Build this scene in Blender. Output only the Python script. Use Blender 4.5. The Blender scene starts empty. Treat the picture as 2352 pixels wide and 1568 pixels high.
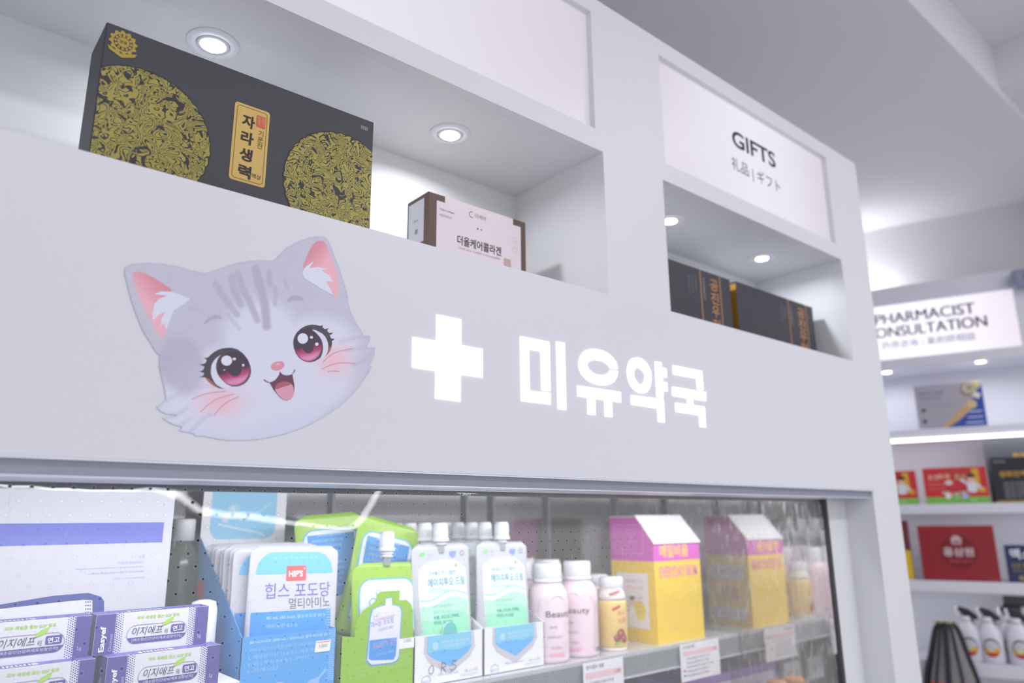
import bpy, bmesh, math, random
import numpy as np
from mathutils import Vector, Matrix
from mathutils.geometry import delaunay_2d_cdt, tessellate_polygon

random.seed(7)
SC = bpy.context.scene
COL = SC.collection
LIFT = 1.5                      # height of the camera above the floor; everything is written relative to the lens
PI = math.pi
FPX = 1696.42                   # focal length in pixels of the 2352 px wide frame
RC = np.array([[0.76233533, 0.63061251, -0.14550843],
               [-0.64711688, 0.73954717, -0.18522887],
               [-0.00919729, 0.23536747, 0.97186293]])   # columns: camera right, forward, up

def ray(x, y):
    return RC @ np.array([(x - 1176) / FPX, 1.0, -(y - 784) / FPX])
def at(x, y, Y):                # point of the photograph on the plane Y = const (parallel to the sign board)
    d = ray(x, y); return d * (Y / d[1])
def atX(x, y, X):
    d = ray(x, y); return d * (X / d[0])

# ---------------------------------------------------------------- materials
def lin(c):
    c = c / 255.0
    return c / 12.92 if c <= 0.04045 else ((c + 0.055) / 1.055) ** 2.4
def alb(rgb, k=1.0):
    return tuple(min(0.92, lin(c) * k) for c in rgb)
MATS = {}
def mat(name, rgb=(200, 200, 200), rough=0.5, k=1.0, metal=0.0, spec=0.5, emit=None, es=1.0, noise=0.0, nscale=60.0, vcol=False, trans=0.0, bump=0.0, coat=0.0):
    if name in MATS: return MATS[name]
    m = bpy.data.materials.new(name); m.use_nodes = True
    nt = m.node_tree; b = nt.nodes['Principled BSDF']
    c = alb(rgb, k)
    b.inputs['Base Color'].default_value = (*c, 1)
    b.inputs['Roughness'].default_value = rough
    b.inputs['Metallic'].default_value = metal
    b.inputs['Specular IOR Level'].default_value = spec
    b.inputs['Transmission Weight'].default_value = trans
    b.inputs['Coat Weight'].default_value = coat
    if emit:
        b.inputs['Emission Color'].default_value = (*[lin(x) for x in emit], 1)
        b.inputs['Emission Strength'].default_value = es
    if noise > 0 or bump > 0:
        tc = nt.nodes.new('ShaderNodeTexCoord'); n = nt.nodes.new('ShaderNodeTexNoise')
        n.inputs['Scale'].default_value = nscale; n.inputs['Detail'].default_value = 3
        nt.links.new(tc.outputs['Object'], n.inputs['Vector'])
        if noise > 0:
            mx = nt.nodes.new('ShaderNodeMix'); mx.data_type = 'RGBA'
            mx.inputs[6].default_value = (*[x * (1 - noise) for x in c], 1)
            mx.inputs[7].default_value = (*[min(1, x * (1 + noise)) for x in c], 1)
            nt.links.new(n.outputs['Fac'], mx.inputs[0]); nt.links.new(mx.outputs[2], b.inputs['Base Color'])
        if bump > 0:
            bp = nt.nodes.new('ShaderNodeBump'); bp.inputs['Strength'].default_value = bump; bp.inputs['Distance'].default_value = 0.002
            nt.links.new(n.outputs['Fac'], bp.inputs['Height']); nt.links.new(bp.outputs['Normal'], b.inputs['Normal'])
    if vcol:
        a = nt.nodes.new('ShaderNodeVertexColor'); a.layer_name = 'paint'
        nt.links.new(a.outputs['Color'], b.inputs['Base Color'])
    MATS[name] = m
    return m
def ink(rgb, k=1.0, rough=0.5, **kw):       # flat printed colour
    return mat('ink_%d_%d_%d_%d' % (*rgb, int(k * 100)), rgb, rough, k, **kw)

# ---------------------------------------------------------------- objects
def tag(o, label=None, cat=None, group=None, kind=None):
    if label: o['label'] = label
    if cat: o['category'] = cat
    if group: o['group'] = group
    if kind: o['kind'] = kind
    return o
def thing(name, label, cat, loc=(0, 0, 0), rz=0.0, group=None):
    o = bpy.data.objects.new(name, None); COL.objects.link(o)
    o.location = loc; o.rotation_euler = (0, 0, rz); o.empty_display_size = 0.02
    return tag(o, label, cat, group)
def dup(root, loc, rz=None, label=None, group=None):
    r = root.copy(); COL.objects.link(r); r.location = loc
    if rz is not None: r.rotation_euler = (0, 0, rz)
    if label: r['label'] = label
    if group: r['group'] = group
    for ch in list(root.children):
        c = ch.copy(); COL.objects.link(c); c.parent = r
        for g in list(ch.children):
            d = g.copy(); COL.objects.link(d); d.parent = c
    return r

class MB:
    """collects shapes into one mesh with several material slots"""
    def __init__(s): s.v = []; s.f = []; s.m = []; s.mats = []; s.smooth = []
    def slot(s, m):
        if m not in s.mats: s.mats.append(m)
        return s.mats.index(m)
    def add(s, vs, fs, m, smooth=False):
        o = len(s.v); k = s.slot(m)
        s.v += [tuple(map(float, v)) for v in vs]
        for f in fs:
            s.f.append(tuple(o + i for i in f)); s.m.append(k); s.smooth.append(smooth)
        return s
    def box(s, x0, x1, y0, y1, z0, z1, m, bev=0.0):
        bm = bmesh.new()
        r = bmesh.ops.create_cube(bm, size=1)
        for v in bm.verts:
            v.co = ((x0 + x1) / 2 + v.co.x * (x1 - x0), (y0 + y1) / 2 + v.co.y * (y1 - y0), (z0 + z1) / 2 + v.co.z * (z1 - z0))
        if bev: bmesh.ops.bevel(bm, geom=list(bm.edges), offset=bev, segments=2, affect='EDGES', profile=0.5)
        s.bm(bm, m); return s
    def bm(s, bm, m, smooth=False):
        bm.verts.index_update()
        s.add([v.co[:] for v in bm.verts], [[v.index for v in f.verts] for f in bm.faces], m, smooth); bm.free()
    def prism(s, loops, fn, m, t, mside=None):
        """loops: 2-D outline (+ holes); fn(u, v, w) -> 3-D, w = 0 front, t = back"""
        flat = [p for l in loops for p in l]
        tri = tessellate_polygon([[Vector((p[0], p[1], 0)) for p in l] for l in loops])
        n = len(flat)
        s.add([fn(p[0], p[1], 0) for p in flat], tri, m)
        s.add([fn(p[0], p[1], t) for p in flat], [tuple(reversed(x)) for x in tri], mside or m)
        for l in loops:
            k = len(l)
            vs = [fn(p[0], p[1], 0) for p in l] + [fn(p[0], p[1], t) for p in l]
            s.add(vs, [(i, (i + 1) % k, k + (i + 1) % k, k + i) for i in range(k)], mside or m)
        return s
    def lathe(s, prof, m, c=(0, 0, 0), n=32, smooth=True, sx=1.0, sy=1.0):
        vs = []; fs = []
        for r, z in prof:
            for i in range(n):
                a = 2 * PI * i / n
                vs.append((c[0] + sx * r * math.cos(a), c[1] + sy * r * math.sin(a), c[2] + z))
        for j in range(len(prof) - 1):
            for i in range(n):
                fs.append((j * n + i, j * n + (i + 1) % n, (j + 1) * n + (i + 1) % n, (j + 1) * n + i))
        fs.append(tuple(range(n - 1, -1, -1))); fs.append(tuple((len(prof) - 1) * n + i for i in range(n)))
        return s.add(vs, fs, m, smooth)
    def tube(s, pts, r, m, n=8):
        P = [Vector(p) for p in pts]; vs = []; fs = []
        for i, p in enumerate(P):
            t = (P[min(i + 1, len(P) - 1)] - P[max(i - 1, 0)]).normalized()
            a = t.orthogonal().normalized(); b = t.cross(a)
            rr = r[i] if isinstance(r, (list, tuple)) else r
            for k in range(n):
                w = 2 * PI * k / n
                vs.append(tuple(p + a * (rr * math.cos(w)) + b * (rr * math.sin(w))))
        for i in range(len(P) - 1):
            for k in range(n):
                fs.append((i * n + k, i * n + (k + 1) % n, (i + 1) * n + (k + 1) % n, (i + 1) * n + k))
        fs.append(tuple(range(n))); fs.append(tuple((len(P) - 1) * n + k for k in range(n)))
        return s.add(vs, fs, m, True)
    def build(s, name, parent=None, label=None, recalc=True):
        me = bpy.data.meshes.new(name)
        me.from_pydata(s.v, [], s.f)
        for m in s.mats: me.materials.append(m)
        me.polygons.foreach_set('material_index', s.m)
        me.polygons.foreach_set('use_smooth', s.smooth)
        me.update()
        if recalc:
            bm = bmesh.new(); bm.from_mesh(me)
            bmesh.ops.recalc_face_normals(bm, faces=bm.faces); bm.to_mesh(me); bm.free()
        o = bpy.data.objects.new(name, me); COL.objects.link(o)
        if parent: o.parent = parent
        if label: o['label'] = label
        return o

def struct(name, mb, label=None):
    o = mb.build(name); o['kind'] = 'structure'
    return o

# ---------------------------------------------------------------- lettering
TXT = {}; _TYPE = {}
def typeset(strings, bold, spacing, shear):
    """several strings set in one go, one per line; returns their (vertices, faces)"""
    if 'cur' not in _TYPE:
        _TYPE['cur'] = bpy.data.curves.new('typesetter', 'FONT'); _TYPE['ob'] = bpy.data.objects.new('typesetter', _TYPE['cur'])
    c, o = _TYPE['cur'], _TYPE['ob']
    c.size = 1; c.resolution_u = 4; c.space_line = 4.0
    if 'lh' not in _TYPE:
        c.body = 'H\nH'; c.offset = 0; c.space_character = 1; c.shear = 0
        me = bpy.data.meshes.new_from_object(o); _TYPE['lh'] = -min(v.co.y for v in me.vertices)
        bpy.data.meshes.remove(me)
    c.body = '\n'.join(strings); c.offset = bold; c.space_character = spacing; c.shear = shear
    me = bpy.data.meshes.new_from_object(o)
    V = np.array([v.co[:2] for v in me.vertices]) if len(me.vertices) else np.zeros((0, 2))
    row = np.rint((0.3 - V[:, 1]) / _TYPE['lh']).astype(int)
    out = []
    F = [tuple(p.vertices) for p in me.polygons]
    for i in range(len(strings)):
        idx = np.nonzero(row == i)[0]; m = {int(k): j for j, k in enumerate(idx)}
        out.append((V[idx], [tuple(m[k] for k in f) for f in F if f[0] in m]))
    bpy.data.meshes.remove(me)
    return out
def prefetch(keys):
    groups = {}
    for s, b, sp, sh in keys:
        if (s, b, sp, sh) not in TXT: groups.setdefault((b, sp, sh), []).append(s)
    for (b, sp, sh), L in groups.items():
        L = list(dict.fromkeys(L))
        for s, g in zip(L, typeset(L, b, sp, sh)): TXT[(s, b, sp, sh)] = g

def smooth_loop(pts, n=6):
    """closed Catmull-Rom through the points"""
    P = np.array(pts, float); k = len(P); out = []
    for i in range(k):
        a, b, c, d = P[i - 1], P[i], P[(i + 1) % k], P[(i + 2) % k]
        for j in range(n):
            t = j / n
            out.append(0.5 * ((2 * b) + (c - a) * t + (2 * a - 5 * b + 4 * c - d) * t * t + (3 * b - a - 3 * c + d) * t ** 3))
    return [tuple(p) for p in out]
def smooth_line(pts, n=6):
    P = [pts[0]] + list(pts) + [pts[-1]]; P = np.array(P, float); out = []
    for i in range(1, len(P) - 2):
        a, b, c, d = P[i - 1], P[i], P[i + 1], P[i + 2]
        for j in range(n):
            t = j / n
            out.append(0.5 * ((2 * b) + (c - a) * t + (2 * a - 5 * b + 4 * c - d) * t * t + (3 * b - a - 3 * c + d) * t ** 3))
    out.append(P[-1]); return [tuple(p) for p in out]
def ell(cx, cy, rx, ry=None, n=28, rot=0.0):
    ry = rx if ry is None else ry
    c, s = math.cos(rot), math.sin(rot)
    return [(cx + rx * math.cos(a) * c - ry * math.sin(a) * s, cy + rx * math.cos(a) * s + ry * math.sin(a) * c) for a in (2 * PI * i / n for i in range(n))]
def rrect(x0, y0, x1, y1, r, n=5):
    out = []
    for cx, cy, a0 in ((x1 - r, y1 - r, 0), (x0 + r, y1 - r, PI / 2), (x0 + r, y0 + r, PI), (x1 - r, y0 + r, 1.5 * PI)):
        out += [(cx + r * math.cos(a0 + PI / 2 * i / n), cy + r * math.sin(a0 + PI / 2 * i / n)) for i in range(n + 1)]
    return out
def stroke(pts, w):
    """outline of a tapered stroke along a polyline"""
    P = [np.array(p, float) for p in pts]; L = []; R = []; n = len(P)
    for i, p in enumerate(P):
        t = P[min(i + 1, n - 1)] - P[max(i - 1, 0)]; t /= np.linalg.norm(t) + 1e-9
        q = np.array([-t[1], t[0]])
        ww = w[i] if isinstance(w, (list, tuple)) else w
        L.append(tuple(p + q * ww / 2)); R.append(tuple(p - q * ww / 2))
    return L + R[::-1]
def arc(c, r, a0, a1, n=16):
    return [(c[0] + r * math.cos(a0 + (a1 - a0) * i / n), c[1] + r * math.sin(a0 + (a1 - a0) * i / n)) for i in range(n + 1)]

class Print:
    """printed marks on a face: fn(u, v, off) -> 3-D; lies 0.2 mm per layer above the surface"""
    def __init__(s, fn, step=0.00025, grid=None): s.fn = fn; s._mb = MB(); s.step = step; s.grid = grid; s.todo = []
    def poly(s, loops, m, layer=1):
        if isinstance(loops[0][0], (int, float)): loops = [loops]
        off = s.step * layer
        if s.grid:
            pts = []; edges = []; g = s.grid
            for l in loops:
                o = len(pts); ll = []
                for i in range(len(l)):
                    a = np.array(l[i], float); b = np.array(l[(i + 1) % len(l)], float)
                    k = max(1, int(np.linalg.norm(b - a) / g))
                    ll += [tuple(a + (b - a) * j / k) for j in range(k)]
                pts += ll; edges += [(o + i, o + (i + 1) % len(ll)) for i in range(len(ll))]
            A = np.array(pts); lo, hi = A.min(0), A.max(0)
            ins = [(x, y) for x in np.arange(lo[0] + g / 2, hi[0], g) for y in np.arange(lo[1] + g / 2, hi[1], g)]
            V, E, F, *_ = delaunay_2d_cdt([Vector(p) for p in pts + ins], edges, [], 2, 1e-7)
            s._mb.add([s.fn(v[0], v[1], off) for v in V], F, m)
        else:
            flat = [p for l in loops for p in l]
            tri = tessellate_polygon([[Vector((p[0], p[1], 0)) for p in l] for l in loops])
            s._mb.add([s.fn(p[0], p[1], off) for p in flat], tri, m)
        return s
    def rect(s, u0, v0, u1, v1, m, layer=1):
        return s.poly([(u0, v0), (u1, v0), (u1, v1), (u0, v1)], m, layer)
    def frame(s, u0, v0, u1, v1, w, m, layer=1, r=0.0):
        a = rrect(u0, v0, u1, v1, r) if r else [(u0, v0), (u1, v0), (u1, v1), (u0, v1)]
        b = rrect(u0 + w, v0 + w, u1 - w, v1 - w, max(r - w, 1e-4)) if r else [(u0 + w, v0 + w), (u1 - w, v0 + w), (u1 - w, v1 - w), (u0 + w, v1 - w)]
        k = len(a); off = s.step * layer
        s._mb.add([s.fn(*p, off) for p in a] + [s.fn(*p, off) for p in b], [(i, (i + 1) % k, k + (i + 1) % k, k + i) for i in range(k)], m)
        return s
    def text(s, t, u, v, h, m, layer=2, w=None, align='l', bold=0.0, rot=0, shear=0.0, spacing=1.0, vert=False):
        """u, v: lower corner (left / centre / right); h: height of the ink; w: forced width"""
        if vert:
            for i, ch in enumerate(t):
                s.text(ch, u, v - i * h * 1.12 - h, h, m, layer, w=w, align='c', bold=bold)
            return s
        s.todo.append((t, u, v, h, m, layer, w, align, bold, rot, shear, spacing)); return s
    @property
    def mb(s):
        if s.todo:
            prefetch([(q[0], q[8], q[11], q[10]) for q in s.todo]); L, s.todo = s.todo, []
            for q in L: s._set(*q)
        return s._mb
    def _set(s, t, u, v, h, m, layer, w, align, bold, rot, shear, spacing):
        vs, fs = TXT[(t, bold, spacing, shear)]
        if not len(vs): return s
        lo, hi = vs.min(0), vs.max(0)
        q = (vs - lo) / (hi - lo)
        asp = (hi[0] - lo[0]) / (hi[1] - lo[1])
        W = w if w else h * asp
        X = q[:, 0] * W; Y = q[:, 1] * h
        X -= {'l': 0, 'c': W / 2, 'r': W}[align]
        c, sn = math.cos(rot), math.sin(rot)
        U = u + X * c - Y * sn; V = v + X * sn + Y * c
        s._mb.add([s.fn(a, b, s.step * layer) for a, b in zip(U, V)], fs, m)
        return s
    def build(s, name, parent, label=None):
        return s.mb.build(name, parent, label, recalc=False)

def plane(O, u, v, n):
    O, u, v, n = (np.array(a, float) for a in (O, u, v, n))
    return lambda a, b, off=0.0: O + u * a + v * b + n * off
def box_faces(w, d, h):
    return {'front': plane((-w / 2, -d / 2, 0), (1, 0, 0), (0, 0, 1), (0, -1, 0)),
            'left': plane((-w / 2, d / 2, 0), (0, -1, 0), (0, 0, 1), (-1, 0, 0)),
            'right': plane((w / 2, -d / 2, 0), (0, 1, 0), (0, 0, 1), (1, 0, 0)),
            'top': plane((-w / 2, -d / 2, h), (1, 0, 0), (0, 1, 0), (0, 0, 1))}
def carton(name, label, cat, w, d, h, loc, m, rz=0.0, group=None, bev=0.0012):
    """closed box; loc = middle of the FRONT edge of its base"""
    c, s = math.cos(rz), math.sin(rz)
    r = thing(name, label, cat, (loc[0] - s * d / 2, loc[1] + c * d / 2, loc[2]), rz, group)
    MB().box(-w / 2, w / 2, -d / 2, d / 2, 0, h, m, bev).build('carton', r)
    return r, box_faces(w, d, h)
def shift(fn, du, dv): return lambda a, b, off=0.0: fn(a + du, b + dv, off)

def rootmat(o):
    m = Matrix.Identity(4)
    while o is not None:
        m = (Matrix.Translation(o.location) @ o.rotation_euler.to_matrix().to_4x4()) @ m
        o = o.parent
    return m
def wb(mb, name, parent, label=None, recalc=True):
    """build from world coordinates under a parent"""
    o = mb.build(name, None, label, recalc)
    o.data.transform(rootmat(parent).inverted()); o.parent = parent
    return o

# ================================================================ common materials
WHITE = mat('cabinet_white', (207, 208, 211), 0.42, 1.20, spec=0.4, noise=0.012, nscale=3)
BOARD = mat('board_white', (204, 204, 211), 0.38, 1.24, spec=0.35, noise=0.012, nscale=4)
WALLP = mat('wall_paint', (196, 196, 199), 0.8, 1.2, noise=0.02, nscale=2)
CEILP = mat('ceiling_paint', (214, 211, 216), 0.9, 1.12, noise=0.02, nscale=2)
FLOORM = mat('floor_tile', (200, 198, 198), 0.35, 1.0, noise=0.03, nscale=5)
ALU = mat('aluminium', (214, 216, 228), 0.3, 1.15, metal=0.25)
STEEL = mat('shelf_steel', (190, 192, 200), 0.25, 1.0, metal=0.6)
DARK = mat('dark_plastic', (58, 58, 64), 0.5)
BLACKI = ink((38, 37, 42))
WHT = ink((238, 238, 244))
PAPER = mat('white_card', (236, 236, 244), 0.45, 1.0, noise=0.01)

# ================================================================ setting
mb = MB()
mb.box(-3, 6, 0.633, 5, 1.40, 1.85, CEILP)
mb.box(2.758, 6, -3, 0.633, 1.43, 1.85, CEILP)
mb.box(-3, 2.758, -3, 0.633, 1.586, 1.85, CEILP)
struct('ceiling', mb)
struct('floor', MB().box(-3, 6, -3, 5, -1.56, -1.5, FLOORM))
struct('wall_back', MB().box(-3, 2.0, 1.47, 1.6, -1.5, 1.40, WALLP))
PX, PY, PR = 3.277, 1.359, math.radians(-70.78)     # the pharmacist cabinet's own corner and turn
def pharm_struct(name, mb):
    o = struct(name, mb); o.location = (PX, PY, 0); o.rotation_euler = (0, 0, PR); return o
mb = MB(); mb.box(-2.2, 0.66, 0.38, 0.5, -1.5, 1.40, WALLP)
pharm_struct('wall_right', mb)
mb = MB(); mb.box(0.665, 2.2, 0.29, 0.5, -1.5, 1.40, WALLP)
pharm_struct('wall_pier', mb)

# ================================================================ upper display cabinet
YF = 0.80
cab = thing('display_cabinet', 'white built-in display cabinet with lit niches and light box signs above the kitten board', 'cabinet', (0.45, 1.1, -1.5))
fy = lambda u, v, w: (u, YF + w, v)
def R4(x0, z0, x1, z1): return [(x0, z0), (x1, z0), (x1, z1), (x0, z1)]
N1 = (-0.62, 0.30, 0.898, 0.632); N2 = (1.0645, 0.30, 1.773, 0.630)
L1 = (-0.70, 0.671, 0.880, 0.910); L2 = (1.076, 0.668, 1.754, 0.906)
mb = MB()
outline = [(-0.9, 0.28), (1.79, 0.28), (1.79, -1.5), (1.9255, -1.5), (1.9255, 0.943), (-0.9, 0.943)]
mb.prism([outline, R4(*N1)[::-1], R4(*N2)[::-1], R4(*L1)[::-1], R4(*L2)[::-1]], fy, WHITE, 0.018)
mb.box(1.79, 1.9255, YF + 0.018, 1.46, -1.5, 0.943, WHITE)            # right end panel
mb.box(-0.9, 1.79, YF + 0.018, 1.46, 0.925, 0.943, WHITE)             # top
wb(mb, 'frame', cab)
mb = MB(); mb.prism([[(1.7898, 0.8685), (1.7898, 1.30), (1.702, 1.30), (1.702, 0.8685)]], lambda u, v, w: (u, v, 0.058 - w), WHITE, 1.55)
wb(mb, 'filler_panel', cab, 'white filler panel beside the fridge')
for nm, (x0, z0, x1, z1) in (('niche', N1), ('niche', N2)):
    mb = MB(); d0, d1 = YF + 0.0182, 1.04
    mb.box(x0 - 0.012, x1 + 0.012, d1, d1 + 0.015, z0 - 0.012, z1 + 0.012, WHITE)
    mb.box(x0 - 0.012, x0, d0, d1, z0 - 0.012, z1 + 0.012, WHITE)
    mb.box(x1, x1 + 0.012, d0, d1, z0 - 0.012, z1 + 0.012, WHITE)
    mb.box(x0, x1, d0, d1, z0 - 0.012, z0, WHITE)
    mb.box(x0, x1, d0, d1, z1, z1 + 0.012, WHITE)
    wb(mb, nm, cab)

def lightbox_mat(name, x0, x1, z0, z1, axis, es, edge=0.62):
    """backlit acrylic: brighter over the tubes in the middle, pinker toward the ends"""
    m = bpy.data.materials.new(name); m.use_nodes = True; nt = m.node_tree; b = nt.nodes['Principled BSDF']
    tc = nt.nodes.new('ShaderNodeTexCoord'); sp = nt.nodes.new('ShaderNodeSeparateXYZ')
    nt.links.new(tc.outputs['Generated'], sp.inputs[0])
    r = nt.nodes.new('ShaderNodeValToRGB'); e = r.color_ramp.elements
    e[0].position = 0.0; e[0].color = (0.60 * edge / .62, 0.545 * edge / .62, 0.60 * edge / .62, 1)
    e[1].position = 1.0; e[1].color = (0.60 * edge / .62, 0.545 * edge / .62, 0.60 * edge / .62, 1)
    for p, c in ((0.3, (0.76, 0.73, 0.83)), (0.5, (0.84, 0.82, 0.92)), (0.72, (0.80, 0.77, 0.88))):
        q = e.new(p); q.color = (*c, 1)
    nt.links.new(sp.outputs[axis], r.inputs[0])
    nt.links.new(r.outputs[0], b.inputs['Emission Color']); b.inputs['Emission Strength'].default_value = es
    b.inputs['Base Color'].default_value = (0.35, 0.34, 0.36, 1); b.inputs['Roughness'].default_value = 0.3
    return m
LBM = lightbox_mat('lit_acrylic', 0, 1, 0, 1, 'X', 0.65)
for (x0, z0, x1, z1) in (L1, L2):
    mb = MB()
    d = 0.012
    mb.box(x0, x1, YF + d, YF + d + 0.006, z0, z1, LBM)
    pan = wb(mb, 'sign_panel', cab, 'backlit white acrylic panel')
    mb = MB()
    for a in ((x0 - 0.004, x0, z0 - 0.004, z1 + 0.004), (x1, x1 + 0.004, z0 - 0.004, z1 + 0.004)):
        mb.box(a[0], a[1], YF + 0.0185, YF + 0.06, a[2], a[3], WHITE)
    mb.box(x0, x1, YF + 0.0185, YF + 0.06, z1, z1 + 0.004, WHITE); mb.box(x0, x1, YF + 0.0185, YF + 0.06, z0 - 0.004, z0, WHITE)
    wb(mb, 'light_box', cab)
    if x0 > 1:
        def put(t, pl, pr, pt, m, bold):      # left foot, right foot, left top of the line in the photograph
            A, B, T = at(*pl, YF + d), at(*pr, YF + d), at(*pt, YF + d)
            p = Print(lambda u, v, off=0.0: (u, YF + d - off, v)); p.text(t, A[0], (A[2] + B[2]) / 2, T[2] - A[2], m, 2, w=B[0] - A[0], bold=bold)
            wb(p.mb, 'lettering', pan, 'dark lettering', recalc=False)
        put('GIFTS', (1683, 337), (1782, 385), (1682, 300), ink((30, 28, 34)), 0.02)
        put('礼品 | ギフト', (1682, 395), (1793, 446), (1681, 361), ink((60, 56, 66)), 0.0)

LENS = mat('lit_lens', (255, 255, 255), 0.3, 1.0, emit=(250, 251, 255), es=9.0)
RING = mat('lamp_ring', (214, 214, 220), 0.4, 1.2)
def downlight(x, y, z, label, group, r=0.034, power=0.66, spot=True):
    t = thing('recessed_downlight', label, 'ceiling light', (x, y, z), 0, group)
    MB().lathe([(r, 0.0), (r, -0.0016), (r * 0.94, -0.003), (r * 0.66, -0.003), (r * 0.63, -0.0012)], RING, n=40).build('trim_ring', t)
    MB().lathe([(r * 0.62, -0.0013), (r * 0.6, -0.0034), (r * 0.5, -0.0036)], RING, n=32).build('inner_ring', t)
    MB().lathe([(r * 0.46, -0.0030), (r * 0.44, -0.0050), (r * 0.3, -0.0056)], LENS, n=32).build('lens', t, 'glowing white lens')
    if spot:
        l = bpy.data.lights.new('downlight_lamp', 'AREA'); l.shape = 'DISK'; l.size = r * 0.9; l.energy = power; l.color = (0.95, 0.97, 1.0); l.spread = math.radians(165)
        o = bpy.data.objects.new('downlight_lamp', l); COL.objects.link(o); o.location = (0, 0, -0.007); o.parent = t
    return t
ZN = 0.632
downlight(0.264, 0.928, ZN, 'round white downlight above the black gold-patterned gift box', 'downlights in the niche ceilings')
downlight(0.652, 0.920, ZN, 'round white downlight right of the black gift box in the left niche', 'downlights in the niche ceilings')
downlight(1.232, 0.914, 0.630, 'downlight half hidden by the white pillar under the GIFTS sign', 'downlights in the niche ceilings')
downlight(1.602, 0.918, 0.630, 'downlight on the niche ceiling above the right dark boxes under the GIFTS sign', 'downlights in the niche ceilings')

# ================================================================ sign board with the kitten
board = thing('sign_board', 'wide white sign board with kitten face, white cross and Korean lettering above the fridge', 'sign', (0.6, 0.81, 0.06))
BX0, BX1, BZ0, BZ1, BY = -0.55, 1.7935, 0.0605, 0.3667, 0.795
mb = MB(); mb.box(BX0, BX1, BY, BY + 0.0045, BZ0, BZ1, BOARD, 0.0006)
panel = wb(mb, 'panel', board)
mb = MB()
mb.box(BX0, 1.782, BY + 0.0090, 0.845, 0.0445, 0.0600, mat('grey_underside', (150, 151, 166), 0.4, 1.0, metal=0.3))
mb.box(BX0, 1.782, BY + 0.0005, BY + 0.0090, 0.0588, 0.0604, ALU); mb.box(BX0, 1.782, BY + 0.0070, 0.845, 0.0428, 0.0445, ALU, 0.0005)
wb(mb, 'underside_trim', board, 'grey metal underside strip')
LIT = mat('lit_letter', (255, 255, 255), 0.4, 1.0, emit=(247, 252, 255), es=1.12)
def cp(cx, cy, ox, oy, sc):          # crop pixel -> board plane (x, z)
    P = at(ox + cx / sc, oy + cy / sc, BY); return (P[0], P[2])
def board_prism(name, pts, m, conv, t=0.0012, parent=None, label=None):
    l = [conv(*p) for p in pts]
    mb = MB(); mb.prism([l], lambda u, v, w: (u, BY - t + w, v), m, t + 0.0005)
    return wb(mb, name, parent or board, label)
LC = lambda x, y: cp(x, y, 900, 680, 2.94)
def soften(l, r=2.2):     # slightly rounded corners like routed acrylic
    out = []; n = len(l)
    for i in range(n):
        a, b, c = (np.array(l[i - 1], float), np.array(l[i], float), np.array(l[(i + 1) % n], float))
        d1 = np.linalg.norm(a - b); d2 = np.linalg.norm(c - b)
        if min(d1, d2) < 8: out.append(tuple(b)); continue
        out += [tuple(b + (a - b) * r / d1), tuple(b + 0.3 * ((a - b) / d1 + (c - b) / d2) * r), tuple(b + (c - b) * r / d2)]
    return out
CROSS = [(300, 124), (467, 158), (467, 332), (611, 357), (611, 552), (464, 531), (461, 714), (290, 692), (294, 506), (134, 482), (138, 276), (298, 302)]
board_prism('cross_symbol', soften(CROSS), LIT, LC, label='glowing white cross')
MI = [[(864, 270), (1062, 310), (1070, 640), (1009, 634), (1003, 374), (924, 360), (929, 639), (1071, 656), (1071, 733), (870, 708)], [(1108, 307), (1165, 316), (1176, 768), (1119, 763)]]
ringU = smooth_line([(1524, 492), (1513, 448), (1480, 405), (1430, 372), (1370, 357), (1318, 363), (1280, 390), (1260, 440), (1263, 490), (1285, 535), (1330, 575), (1390, 598), (1440, 601), (1487, 585), (1515, 550), (1524, 508)], 4) + smooth_line([(1471, 500), (1463, 516), (1440, 530), (1410, 534), (1368, 524), (1333, 498), (1317, 468), (1325, 445), (1352, 432), (1390, 432), (1430, 445), (1458, 467), (1471, 486)], 4)
YU = [ringU, [(1250, 604), (1543, 648), (1545, 717), (1484, 709), (1487, 817), (1437, 812), (1434, 702), (1371, 693), (1373, 803), (1321, 798), (1320, 685), (1252, 676)]]
ringY = smooth_line([(1752, 540), (1743, 500), (1720, 455), (1687, 425), (1650, 416), (1613, 428), (1592, 465), (1587, 515), (1595, 565), (1615, 610), (1645, 640), (1680, 655), (1715, 648), (1740, 618), (1752, 550)], 4) + smooth_line([(1706, 543), (1704, 570), (1690, 593), (1670, 596), (1650, 575), (1635, 545), (1632, 510), (1645, 487), (1665, 484), (1685, 497), (1702, 522), (1706, 535)], 4)
YAK = [ringY, [(1774, 441), (1818, 448), (1820, 483), (1850, 489), (1855, 549), (1825, 545), (1826, 579), (1857, 585), (1859, 644), (1829, 640), (1831, 686), (1788, 681)], [(1613, 668), (1833, 698), (1840, 853), (1796, 848), (1791, 757), (1615, 732)]]
KUK = [[(1895, 467), (2092, 507), (2101, 634), (2062, 629), (2055, 556), (1898, 527)], [(1891, 612), (2118, 650), (2120, 708), (2030, 694), (2033, 738), (2110, 748), (2118, 886), (2079, 882), (2073, 803), (1915, 780), (1912, 721), (1996, 732), (1993, 688), (1894, 672)]]
for ch in (MI, YU, YAK, KUK):
    mb = MB()
    for pl in ch:
        l = [LC(*q) for q in soften(pl)]
        mb.prism([l], lambda u, v, w: (u, BY - 0.0012 + w, v), LIT, 0.0017)
    wb(mb, 'letter', board, 'glowing white Korean letter')

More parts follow.
